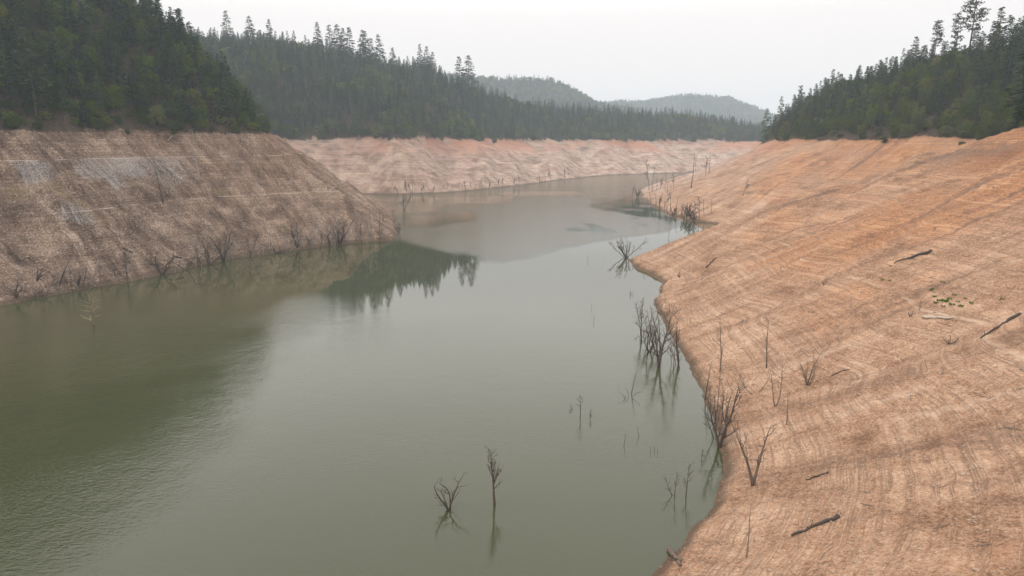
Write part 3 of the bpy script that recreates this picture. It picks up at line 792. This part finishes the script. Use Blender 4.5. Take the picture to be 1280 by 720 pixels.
# ------------------------------------------------------------------ dead trees, sticks and driftwood
def path(rg, p, d, L, n, wob, trop):
    pts = [Vector(p)]; d = Vector(d).normalized()
    for i in range(n):
        d = (d + Vector((rg.gauss(0, wob), rg.gauss(0, wob), rg.gauss(0, wob * .6) + trop))).normalized()
        pts.append(pts[-1] + d * (L / n))
    return pts
def limb(mb, rg, p, d, L, r, depth, wob=.18, trop=.06, kids=3, rmin=.012):
    n = max(4, int(3 + L * 1.2)) if L < 6 else 8
    pts = path(rg, p, d, L, n, wob, trop)
    mb.tube(pts, [max(rmin, r * (1 - .8 * i / n)) for i in range(n + 1)], 5 if r > .05 else 4)
    if depth > 0:
        for k in range(kids):
            i = rg.randint(1, n - 1); base = pts[i]; ax = (pts[i + 1] - pts[i]).normalized()
            sd = Vector((rg.gauss(0, 1), rg.gauss(0, 1), rg.gauss(.2, .5))).normalized()
            limb(mb, rg, base, ax * .55 + sd * .75, L * rg.uniform(.3, .55), max(rmin, r * .5), depth - 1, wob, trop, max(1, kids - 1), rmin)
    return pts

STYLES = {  # stems, spread, stem wobble, branches per stem, branch angle, branch length, first branch at, tropism, depth
    'pole': (1, .03, .04, 2, .9, .14, .5, .02, 0), 'sparse': (1, .07, .08, 8, .75, .34, .30, .06, 1), 'broom': (1, .04, .05, 15, .42, .50, .38, .12, 2),
    'vee': (2, .36, .08, 5, .7, .38, .3, .05, 1), 'fan': (9, .8, .08, 5, .5, .38, .3, .03, 1), 'bushy': (5, .55, .1, 4, .7, .35, .25, .06, 1),
    'arch': (4, .5, .20, 5, .8, .42, .25, -.02, 1), 'big': (2, .22, .09, 12, .8, .46, .2, .04, 2), 'spiky': (14, 1.0, .05, 0, .5, .3, .3, .03, 0),
    'sprawl': (4, 1.35, .10, 3, .7, .35, .3, .02, 1), 'feather': (1, .05, .05, 24, 1.35, .42, .12, .02, 0), 'straight': (1, .02, .035, 9, 1.0, .24, .3, .03, 1), 'loop': (3, 1.0, .42, 2, .8, .35, .3, .10, 0)}
def snag(px, py, hpx, style, seed, label, cat='dead tree', group=None, lean=0.0, mat=None, thick=1.0, name='dead_tree', tree=True):
    rg = random.Random(seed); x, y, z = pick(px, py); z0 = max(z, 0.0)
    dep = math.hypot(y, 0) * CP + CAMZ * SP * (1 - z0 / CAMZ)
    h = hpx * dep / FPX / math.cos(math.atan2(CAMZ - z0, y) * .6)
    ns, spread, wob, nb, bang, blen, b0, trop, depth = STYLES[style]
    rmin = .00022 * dep
    mat = mat or M_snag
    root = tag(empty(name, (x, y, z0)), label, cat, group)
    r0 = (h * .013 + .035) * thick
    stem_no = 0
    for s in range(ns):
        az = rg.random() * 6.28 if ns > 1 or spread < .2 else 0
        if ns > 1: az = 6.28 * (s + rg.uniform(-.3, .3)) / ns
        tl = spread * rg.uniform(.45, 1.1) if ns > 1 else spread * rg.random()
        d = Vector((math.sin(tl) * math.cos(az) + lean, math.sin(tl) * math.sin(az), math.cos(tl)))
        L = h * (1 if s == 0 else rg.uniform(.55, .95))
        if style == 'sprawl': d.z = max(.12, d.z * .5)
        mb = MB(); n = 8
        pts = path(rg, (0, 0, -.5 if z0 < .05 else -.35), d, L + .4, n, wob, trop)
        pts = [pts[0]] + pts[1:]
        mb.tube(pts, [max(rmin, r0 * (1 - .82 * i / n)) for i in range(n + 1)], 6)
        if s == 0: trunk = obj('trunk', mb.mesh('trunk', mat), None, root)
        else: obj('stem', mb.mesh('stem', mat), None, root)
        nbr = nb
        for k in range(nbr):
            f = b0 + (1 - b0) * (k + rg.random()) / nbr; q = min(n - 1, int(f * n)); base = pts[q].lerp(pts[q + 1], f * n - q)
            ax = (pts[q + 1] - pts[q]).normalized()
            a2 = rg.random() * 6.28; sd = Vector((math.cos(a2), math.sin(a2), rg.uniform(-.1, .35)))
            bb = MB(); bl = L * blen * rg.uniform(.55, 1.15) * (1.15 - .5 * f)
            limb(bb, rg, base, ax * math.cos(bang) + sd * math.sin(bang), bl, max(rmin, r0 * (1 - .75 * f) * .55), depth, wob * 1.3 + .04, trop, 3, rmin * .8)
            obj('branch', bb.mesh('branch', mat), None, root)
    return root

# in the water, foreground
snag(562, 638, 50, 'arch', 3, 'dark dead tree of several curling stems in the foreground water', thick=1.5)
snag(618, 630, 60, 'broom', 5, 'broom shaped bare tree standing alone in the foreground water', thick=1.6)
snag(843, 620, 30, 'vee', 7, 'small forked snag in the water, left one of a pair', lean=-.35)
snag(857, 622, 42, 'sparse', 8, 'thin upright snag with side twigs in the water, right one of a pair')
snag(725, 522, 28, 'sparse', 9, 'thin snag standing in the middle of the open water between two stubs')
snag(714, 512, 10, 'loop', 10, 'tiny curled snag left of the thin snag in the open water')
snag(737, 524, 12, 'sparse', 12, 'tiny twiggy stub right of the thin snag in the open water', lean=.2)
snag(786, 497, 18, 'loop', 13, 'looping tangle of branches poking from the water left of the shore trees', thick=.9)
snag(789, 492, 30, 'pole', 14, 'slim bent stick behind the looping tangle of branches in the water', lean=.15, cat='stick')
snag(780, 556, 16, 'pole', 15, 'short straight stick in the water below the looping tangle', cat='stick')
snag(800, 546, 14, 'pole', 16, 'short curved stick in the water, right of a straight stick', cat='stick', lean=-.3)
for k, (a, b) in enumerate(((813, 565), (818, 564), (822, 566))):
    snag(a, b, 8, 'pole', 17 + k, 'tiny stub poking from the water in a cluster of three near the right shore', 'stick', 'three tiny stubs in the water')
snag(877, 573, 12, 'sparse', 21, 'tiny twiggy snag close to the right shore beside the tallest shore tree')
snag(536, 566, 5, 'loop', 22, 'tiny dark twig breaking the surface of the left centre water')
snag(742, 403, 8, 'pole', 23, 'tiny stick in the bright water mid lake, nearer one of two', 'stick')
snag(739, 386, 6, 'pole', 24, 'tiny stick in the bright water mid lake, farther one of two', 'stick')
snag(735, 326, 7, 'pole', 25, 'tiny distant stick in the bright water left of the fan shaped tree', 'stick')
snag(789, 368, 8, 'loop', 26, 'small twig cluster in the water below the point of the right spur')
# right shore
snag(824, 458, 72, 'big', 31, 'big dark dead tree with tangled limbs standing in the water off the right shore', lean=-.06, thick=1.5)
snag(812, 440, 55, 'arch', 32, 'dead tree with drooping arched limbs leaning over the water left of the big dark tree', lean=-.25)
snag(848, 455, 62, 'sparse', 33, 'upright bare tree at the waterline right of the big dark tree', thick=1.2)
snag(783, 322, 30, 'fan', 34, 'fan shaped bare tree leaning over the water off the right spur', lean=-.28, thick=1.1)
snag(899, 560, 82, 'big', 35, 'tallest dead tree at the right waterline with long reflection', thick=1.5)
snag(906, 548, 62, 'sparse', 36, 'bare tree crowding behind the tallest waterline tree', thick=.9)
snag(893, 548, 44, 'sparse', 37, 'thin twiggy tree in the water left of the tallest waterline tree', lean=-.2, thick=.8)
snag(881, 500, 50, 'pole', 38, 'thin grey pole of a tree on the right waterline above the tallest one', lean=.12)
snag(849, 347, 8, 'bushy', 39, 'little dark stump near the inner cove of the right spur', 'stump')
rg = random.Random(8)
for k in range(20):
    px, py = (rg.uniform(796, 856), 0) if k < 15 else (rg.uniform(884, 908), rg.uniform(505, 572))
    if k < 15: py = np.interp(px, [796, 820, 850, 860], [412, 440, 462, 470]) + rg.uniform(-14, 8)
    snag(px, py, rg.uniform(18, 58), rg.choice(['sparse', 'arch', 'vee', 'straight', 'pole']), 600 + k, 'thin dead sapling crowding the right waterline among the larger dead trees', 'dead sapling', 'dead saplings along the right waterline', lean=rg.uniform(-.3, .15), thick=.8, mat=rg.choice([M_snag, M_snagbrown, M_snagbrown]), name='dead_sapling')
# right bank
snag(900, 465, 62, 'sparse', 41, 'dead tree with upswept twigs on the right bank, nearest the waterline', mat=M_snagbrown)
snag(958, 460, 60, 'straight', 42, 'straight slender dead tree on the right bank, upslope of its neighbours', mat=M_snagbrown)
snag(944, 492, 36, 'sprawl', 43, 'broken dead tree with low fallen branches on the right bank', mat=M_snagbrown)
snag(969, 508, 56, 'vee', 44, 'forked thin dead tree on the right bank beside the broken one', mat=M_snagbrown)
snag(983, 531, 40, 'pole', 45, 'short bare pole on the right bank below the forked dead tree', 'dead tree', mat=M_snagbrown)
snag(1010, 482, 30, 'bushy', 46, 'bushy dead clump on the right bank with low spreading base', mat=M_snagbrown)
snag(1009, 481, 50, 'vee', 47, 'tall split stem rising from the bushy dead clump on the right bank', mat=M_snagbrown)
snag(942, 606, 78, 'vee', 48, 'large forked dead tree on the near right bank', lean=-.12, mat=M_snagbrown, thick=1.7)
snag(933, 697, 66, 'pole', 49, 'tall thin bare pole standing on the lowest part of the right bank', mat=M_snagbrown, thick=.8)
snag(1188, 430, 15, 'spiky', 50, 'spiky dead bush on the upper right slope', 'dead bush', mat=M_dark_wood, name='dead_bush')
snag(1148, 392, 14, 'sparse', 51, 'small dead sapling beside the pale log on the upper right slope', mat=M_snagbrown)
snag(1138, 396, 7, 'bushy', 52, 'small dark brush heap left of the pale log', 'brush', mat=M_dark_wood, name='dead_bush')
snag(1030, 356, 5, 'bushy', 53, 'little dark tuft of brush alone in the middle of the right slope', 'brush', mat=M_dark_wood, name='dead_bush')
snag(864, 272, 22, 'arch', 54, 'crooked dark stump on the crest of the near right spur', mat=M_dark_wood)
# left shore
snag(40, 371, 24, 'sprawl', 61, 'sprawling fallen dead tree at the left waterline, nearest the frame edge', mat=M_dark_wood, thick=1.6)
snag(20, 372, 30, 'arch', 62, 'dark arched branch dipping into the water beside the sprawling fallen tree', mat=M_dark_wood, thick=1.7)
snag(73, 358, 32, 'pole', 63, 'thick dark leaning pole above the left waterline', mat=M_dark_wood, lean=.45, thick=2.2)
snag(46, 350, 24, 'arch', 64, 'low arched dead limb on the left bank above the sprawling tree', mat=M_dark_wood, lean=.4, thick=1.7)
snag(117, 406, 40, 'feather', 65, 'pale yellowish dead tree with drooping twigs on a dark stump in the left water', mat=M_straw_wood, thick=2.2)
snag(98, 356, 16, 'bushy', 66, 'low tangle of dark branches at the left waterline', mat=M_dark_wood, thick=1.7)
snag(140, 350, 18, 'sprawl', 67, 'grey brush pile at the left waterline behind the pale feathery tree', 'brush', mat=M_snag, thick=1.7)
snag(202, 343, 38, 'arch', 68, 'twisted dark dead tree at the left waterline with curling branches', mat=M_dark_wood, thick=1.7)
snag(232, 336, 24, 'sprawl', 69, 'fallen branchy dead tree lying across the left waterline', mat=M_dark_wood, thick=1.7)
snag(262, 331, 50, 'arch', 70, 'cluster of arching dead stems in the water below the left bank', thick=1.1)
snag(279, 326, 46, 'bushy', 71, 'many stemmed bare tree at the left waterline right of the arching cluster', mat=M_snag, thick=1.7)
snag(340, 312, 36, 'straight', 72, 'thick pale dead trunk on the left waterline', mat=M_pale_wood, thick=1.8)
snag(345, 315, 22, 'sprawl', 73, 'dead branch reaching from the left bank into the water', mat=M_dark_wood, lean=.4, thick=1.7)
snag(372, 309, 30, 'bushy', 74, 'dark twiggy dead tree at the left waterline, middle of the bank', mat=M_dark_wood, thick=1.7)
snag(412, 306, 20, 'arch', 75, 'arched dead limb bowing to the water near the left point', mat=M_dark_wood, thick=1.7)
snag(425, 304, 32, 'fan', 76, 'fan of bare grey stems at the left waterline near the point', thick=1.7)
snag(498, 290, 12, 'bushy', 77, 'dark brush on the rocky tip of the left point', 'brush', mat=M_dark_wood, thick=1.7)
snag(505, 262, 22, 'bushy', 78, 'hazy bare bush in the water behind the left point')
rg = random.Random(5)
for k in range(92):
    px = rg.uniform(45, 475); sy = np.interp(px, [0, 100, 200, 280, 380, 440, 490], [383, 361, 345, 326, 311, 304, 301])
    snag(px, sy - rg.uniform(-3, 14) * (k % 2) - rg.uniform(-3, 3) * (1 - k % 2), rg.uniform(10, 36), rg.choice(['pole', 'pole', 'straight', 'straight', 'sparse', 'vee', 'arch']), 200 + k, 'thin grey dead stem along the left waterline', 'dead stem', 'thin dead stems along the left waterline', lean=rg.uniform(-.2, .2), thick=.85, mat=rg.choice([M_snag, M_dark_wood, M_grey_wood, M_grey_wood]), name='dead_sapling')
for k in range(40):
    px = rg.uniform(492, 720); sy = np.interp(px, [483, 560, 640, 700, 760], [243, 241, 233, 225, 219])
    snag(px, sy - abs(rg.gauss(0, 3)), rg.uniform(4, 12), rg.choice(['pole', 'sparse']), 300 + k, 'hazy thin dead stem along the foot of the pink far bank', 'dead stem', 'dead stems along the far bank', lean=rg.uniform(-.2, .2), name='dead_sapling')
for k, (px, py, h) in enumerate(((811, 238, 34), (815, 239, 30), (821, 238, 17), (825, 238, 15), (831, 237, 20), (834, 243, 16), (842, 236, 18), (864, 235, 44), (869, 212, 16), (882, 219, 22), (886, 217, 26), (838, 265, 34), (830, 262, 20), (820, 258, 16), (845, 268, 22), (874, 272, 24), (880, 271, 22), (889, 267, 18), (929, 245, 20))):
    snag(px, py, h, 'sparse' if k % 3 == 0 else 'pole', 400 + k, 'hazy bare pole on the far right spur' if k < 11 else 'bare stem below the far right spur beside the near spur', 'dead stem', 'bare poles on the far right spur', name='dead_sapling', thick=.9)
for k in range(30):
    px = rg.uniform(790, 870); sy = np.interp(px, [790, 800, 815, 838, 870], [246, 249, 257, 268, 277])
    snag(px, sy + rg.uniform(-4, 3), rg.uniform(6, 16), rg.choice(['bushy', 'sparse', 'pole']), 450 + k, 'hazy bare brush along the waterline of the far right spur', 'dead stem', 'brush along the far right spur waterline', name='dead_sapling', thick=.8)
# left bank standing dead trees
snag(250, 228, 62, 'straight', 81, 'tall bleached dead tree standing on the upper left bank', mat=M_grey_wood, thick=1.7)
snag(204, 254, 42, 'pole', 82, 'dark bare pole standing on the middle of the left bank', mat=M_dark_wood, thick=1.6)
snag(106, 40, 40, 'sparse', 83, 'grey dead trunk among the dark trees of the left hillside', mat=M_pale_wood)

def log(pa, pb, r, label, mat, taper=.55, name='fallen_log', sub=None):
    a = Vector(pick(*pa)); b = Vector(pick(*pb)); rg = random.Random(int(pa[0]))
    L = (b - a).length; n = 9; mb = MB(); pts = []
    for i in range(n):
        p = a.lerp(b, i / (n - 1)); hz = max(0.0, float(height(p.x, p.y)))
        pts.append(Vector((p.x + rg.gauss(0, r * .5), p.y + rg.gauss(0, r * .5), hz + r * .75)) - a)
    for i in range(1, n - 1): pts[i].z = .5 * pts[i].z + .25 * (pts[i - 1].z + pts[i + 1].z)
    mb.tube(pts, [r * (1.15 if i == 0 else 1 - taper * i / (n - 1)) * rg.uniform(.9, 1.1) for i in range(n)], 8)
    root = tag(empty(name, a), label, 'log'); obj('trunk', mb.mesh('log_trunk', mat), None, root)
    for k in range(3):
        i = rg.randint(3, n - 2); d = Vector((rg.gauss(0, 1), rg.gauss(0, 1), abs(rg.gauss(.5, .4))))
        bb = MB(); limb(bb, rg, pts[i], d, L * rg.uniform(.08, .2), r * .35, 0, .2, .02)
        obj('branch', bb.mesh('log_branch', mat), None, root)
log((1048, 647), (989, 671), .22, 'dark fallen log lying on the near right bank at the bottom', M_dark_wood)
log((1164, 315), (1116, 331), .34, 'dark thin log lying high on the right slope', M_dark_wood, .75)
log((1155, 398), (1190, 399), .30, 'pale bleached log lying level on the right slope', M_pale_wood, .5)
log((1273, 394), (1224, 424), .26, 'dark log with broken root end at the right edge of the slope', M_dark_wood, .7)
log((838, 688), (851, 708), .28, 'gnarled driftwood log at the right waterline at the bottom of the view', M_snagbrown, .4)
log((1036, 591), (1008, 600), .12, 'small dark stick lying on the right bank above the large log', M_dark_wood)
log((210, 177), (246, 172), .26, 'long greyish log lying near the top of the left bank', M_grey_wood, .6)
log((153, 311), (166, 317), .28, 'short dark log on the left bank above the waterline', M_dark_wood)
log((217, 321), (228, 323), .34, 'stubby black log on the left bank near the twisted tree', M_dark_wood, .2)
log((882, 335), (896, 322), .22, 'dark log on the lower right spur along a crease', M_dark_wood, .6)
log((972, 470), (1000, 462), .10, 'thin dark stick beside the bushy clump on the right bank', M_dark_wood) if False else None
log((1040, 470), (1062, 462), .10, 'thin dark stick lying right of the bushy dead clump on the bank', M_dark_wood)

# green weeds
def weed(px, py, spx, seed, label):
    rg = np.random.default_rng(seed); x, y, z = pick(px, py); R = spx / FPX * y * .5; m = 46
    az = rg.random(m) * 6.28; rr = R * .6 * np.sqrt(rg.random(m))
    c = np.stack([np.cos(az) * rr, np.sin(az) * rr, np.full(m, -.05)], 1)
    a = np.stack([np.cos(az) * .6, np.sin(az) * .6, rg.uniform(.5, 1.4, m)], 1); a = unit(a) * R * rg.uniform(.5, 1.1, (m, 1))
    w = unit(np.cross(a, rg.normal(0, 1, (m, 3)))) * R * .14
    P, F = kites(c, a, w); me = new_mesh('weed', P, F); me.materials.append(M_weed)
    o = obj('weed_clump', me); o.location = (x, y, z); tag(o, label, 'weed', 'green weeds on the right slope')
for k, (a, b, s_) in enumerate(((1190, 381, 8), (1170, 379, 7), (1193, 369, 6), (1168, 371, 6), (1214, 379, 6), (1181, 377, 10), (1174, 376, 7), (1187, 374, 7), (1179, 383, 6), (1201, 383, 7), (1198, 377, 5), (1178, 353, 6), (1252, 374, 5), (1104, 350, 6), (1112, 351, 5), (1207, 373, 5), (1164, 363, 6), (1166, 361, 5), (1113, 333, 4))):
    weed(a, b, s_, 500 + k, 'small green weed clump growing on the bare upper right slope')

# ------------------------------------------------------------------ loose stones and twigs (too many to count)
def stones():
    rg = np.random.default_rng(9); X = []; Y = []; S_ = []
    x = rg.uniform(-5, 190, 52000); y = rg.uniform(40, 330, 52000)
    keep = rg.random(52000) < 70 / np.hypot(x, y); X.append(x[keep]); Y.append(y[keep]); S_.append(rg.lognormal(-2.35, .45, keep.sum()))
    x = rg.uniform(15, 190, 4200); y = rg.uniform(50, 330, 4200); X.append(x); Y.append(y); S_.append(np.minimum(rg.lognormal(-1.75, .4, 4200), .42))
    x = rg.uniform(-280, -40, 22000); y = rg.uniform(110, 400, 22000); X.append(x); Y.append(y); S_.append(np.minimum(rg.lognormal(-1.5, .45, 22000), .5))
    x = np.concatenate(X); y = np.concatenate(Y); s = np.concatenate(S_)
    z = height(x, y); v = grid_sample(TV, x, y); m = (z > .15) & (v < .3) & (np.abs(np.arctan2(x, y)) < 1.0)
    x, y, z, s = x[m], y[m], z[m], s[m]; n = len(x)
    base = np.array([(1, 0, 0), (0, 1, 0), (-1, 0, 0), (0, -1, 0), (.1, .1, .8), (0, 0, -.6), (.72, .7, .15), (-.7, .66, .1)], float)
    base = np.array([(1, .1, .1), (.3, .95, 0), (-.6, .8, .1), (-1, -.1, 0), (-.35, -.9, .1), (.6, -.8, 0), (.15, .1, .72), (-.3, -.1, .6), (0, 0, -.6)], float)
    fc = [(0, 1, 6), (1, 2, 6), (2, 7, 6), (2, 3, 7), (3, 4, 7), (4, 6, 7), (4, 5, 6), (5, 0, 6)] + [(b, a, 8) for a, b in ((0, 1), (1, 2), (2, 3), (3, 4), (4, 5), (5, 0))]
    th = rg.random(n) * 6.28; c, sn = np.cos(th)[:, None], np.sin(th)[:, None]
    q = base[None] * (1 + rg.normal(0, .22, (n, 9, 1))) * np.stack([rg.uniform(.7, 1.5, n), rg.uniform(.6, 1.1, n), rg.uniform(.4, 1.0, n)], 1)[:, None, :]
    px = q[..., 0] * c - q[..., 1] * sn; py = q[..., 0] * sn + q[..., 1] * c
    V = np.stack([px, py, q[..., 2]], -1) * s[:, None, None] + np.stack([x, y, z], 1)[:, None, :]
    F = (np.array(fc)[None] + (np.arange(n) * 9)[:, None, None]).reshape(-1, 3)
    o = obj('stones', new_mesh('stones', V.reshape(-1, 3), F), M_stone)
    tag(o, 'loose stones and pebbles strewn over the bare banks', 'stones', None, 'stuff')
stones()
def twigs():
    rg = np.random.default_rng(19); n = 9000
    x = np.concatenate([rg.uniform(0, 190, n), rg.uniform(-280, -40, 3500)]); y = np.concatenate([rg.uniform(45, 320, n), rg.uniform(120, 390, 3500)]); n = len(x)
    th = rg.random(n) * 6.28
    xs = rg.uniform(15, 190, 90000); ys = rg.uniform(50, 330, 90000); zs = height(xs, ys)
    lv = np.array([1.2, 2.1, 3.4, 5.2, 6.3, 8.8, 11.0, 13.2, 16.4, 19.5, 24.0, 29.0, 35.0]); near_ = np.abs(zs[:, None] - lv[None]).min(1) < .07
    keep = near_ & (fbm(xs / 16, ys / 16, 95, 2) > -.05); xs, ys = xs[keep], ys[keep]
    gx_ = height(xs + 1.5, ys) - height(xs - 1.5, ys); gy_ = height(xs, ys + 1.5) - height(xs, ys - 1.5)
    x = np.concatenate([x, xs]); y = np.concatenate([y, ys]); th = np.concatenate([th, np.arctan2(gx_, -gy_) + rg.normal(0, .35, len(xs))]); n = len(x)
    L = rg.lognormal(-.6, .5, n); r = L * .016 + .008 + .00008 * y
    dx, dy = np.cos(th) * L / 2, np.sin(th) * L / 2
    za, zb = height(x - dx, y - dy), height(x + dx, y + dy); v = grid_sample(TV, x, y)
    m = (za > .2) & (zb > .2) & (v < .3)
    x, y, dx, dy, r, za, zb, th = [q[m] for q in (x, y, dx, dy, r, za, zb, th)]; n = len(x)
    nx, ny = -np.sin(th) * r, np.cos(th) * r
    V = np.zeros((n, 8, 3))
    for e, (sg, zz) in enumerate(((-1, za), (1, zb))):
        for k, (p, h) in enumerate(((-1, 0), (1, 0), (.8, 1.6), (-.8, 1.6))):
            V[:, e * 4 + k, 0] = x + sg * dx + nx * p; V[:, e * 4 + k, 1] = y + sg * dy + ny * p; V[:, e * 4 + k, 2] = zz - .01 + h * r
    fc = np.array([(0, 3, 2, 1), (4, 5, 6, 7), (0, 1, 5, 4), (1, 2, 6, 5), (2, 3, 7, 6), (3, 0, 4, 7)])
    F = (fc[None] + (np.arange(n) * 8)[:, None, None]).reshape(-1, 4)
    tag(obj('twig_litter', new_mesh('twig_litter', V.reshape(-1, 3), F), M_snagbrown), 'dry twigs and splinters scattered over the bare banks', 'twigs', None, 'stuff')
twigs()

# ------------------------------------------------------------------ smoke haze, sky, sun, camera
def haze():
    x0, x1, y0, y1, z0, z1 = -5300, 5300, -420, 5800, -8.0, 372
    v = [(x0, y0, z0), (x1, y0, z0), (x1, y1, z0), (x0, y1, z0), (x0, y0, z1), (x1, y0, z1), (x1, y1, z1), (x0, y1, z1)]
    f = [(3, 2, 1, 0), (4, 5, 6, 7), (0, 1, 5, 4), (1, 2, 6, 5), (2, 3, 7, 6), (3, 0, 4, 7)]
    g = NT('smoke_haze'); pv = g.n('ShaderNodeVolumePrincipled')
    pv.inputs['Color'].default_value = (.77, .885, .98, 1); pv.inputs['Density'].default_value = HAZE
    pv.inputs['Anisotropy'].default_value = .2
    g.link(pv.outputs[0], g.out.inputs['Volume'])
    o = obj('haze', new_mesh('haze', v, f), g.m)
    tag(o, 'thin wildfire smoke haze filling the valley', 'haze', None, 'stuff')
HAZE = .00019
haze()

w = bpy.data.worlds.new('World'); sc.world = w; w.use_nodes = True
nt = w.node_tree; bg = nt.nodes['Background']
SUN_EL, SUN_AZ = math.radians(48), math.radians(-95)      # azimuth from +Y, negative to the left
skyn = nt.nodes.new('ShaderNodeTexSky'); skyn.sky_type = 'NISHITA'; skyn.sun_disc = False
skyn.sun_elevation = SUN_EL; skyn.sun_rotation = SUN_AZ; skyn.dust_density = 4; skyn.air_density = 1.5
tcn = nt.nodes.new('ShaderNodeTexCoord'); sp = nt.nodes.new('ShaderNodeSeparateXYZ'); nt.links.new(tcn.outputs['Generated'], sp.inputs[0])
mr = nt.nodes.new('ShaderNodeMapRange'); mr.interpolation_type = 'SMOOTHSTEP'          # an overcast sky is brighter overhead than at the horizon
nt.links.new(sp.outputs[2], mr.inputs[0])
for k_, v_ in enumerate((.15, .29, 0, 1)): mr.inputs[k_ + 1].default_value = v_
cl = nt.nodes.new('ShaderNodeMix'); cl.data_type = 'RGBA'; nt.links.new(mr.outputs[0], cl.inputs[0])
cl.inputs[6].default_value = (9.0, 8.4, 8.2, 1); cl.inputs[7].default_value = (15.6, 14.9, 14.4, 1)
mx = nt.nodes.new('ShaderNodeMix'); mx.data_type = 'RGBA'; mx.inputs[0].default_value = .95
nt.links.new(skyn.outputs[0], mx.inputs[6]); nt.links.new(cl.outputs[2], mx.inputs[7]); nt.links.new(mx.outputs[2], bg.inputs['Color']); bg.inputs['Strength'].default_value = .12

sd = bpy.data.lights.new('sun', 'SUN'); sd.energy = 1.4; sd.angle = math.radians(14); sd.color = (1, .93, .84)
so = bpy.data.objects.new('sun', sd); COL.objects.link(so)
dirv = Vector((math.sin(SUN_AZ) * math.cos(SUN_EL), math.cos(SUN_AZ) * math.cos(SUN_EL), math.sin(SUN_EL)))
so.rotation_euler = dirv.to_track_quat('Z', 'Y').to_euler()

cam = bpy.data.cameras.new('camera'); cam.sensor_width = 36; cam.lens = 36 * FPX / 1280; cam.clip_start = .5; cam.clip_end = 20000
co = bpy.data.objects.new('camera', cam); COL.objects.link(co); co.location = (0, 0, CAMZ); co.rotation_euler = (math.pi / 2 - PITCH, 0, 0)
sc.camera = co

sc.render.engine = 'CYCLES'
cy = sc.cycles
cy.max_bounces = 6; cy.diffuse_bounces = 2; cy.glossy_bounces = 3; cy.transmission_bounces = 2; cy.volume_bounces = 1; cy.transparent_max_bounces = 4
cy.use_denoising = True
try: cy.denoiser = 'OPENIMAGEDENOISE'
except Exception: pass
cy.caustics_reflective = False; cy.caustics_refractive = False
sc.view_settings.view_transform = 'Standard'; sc.view_settings.look = 'None'; sc.view_settings.gamma = 1; sc.view_settings.exposure = 0
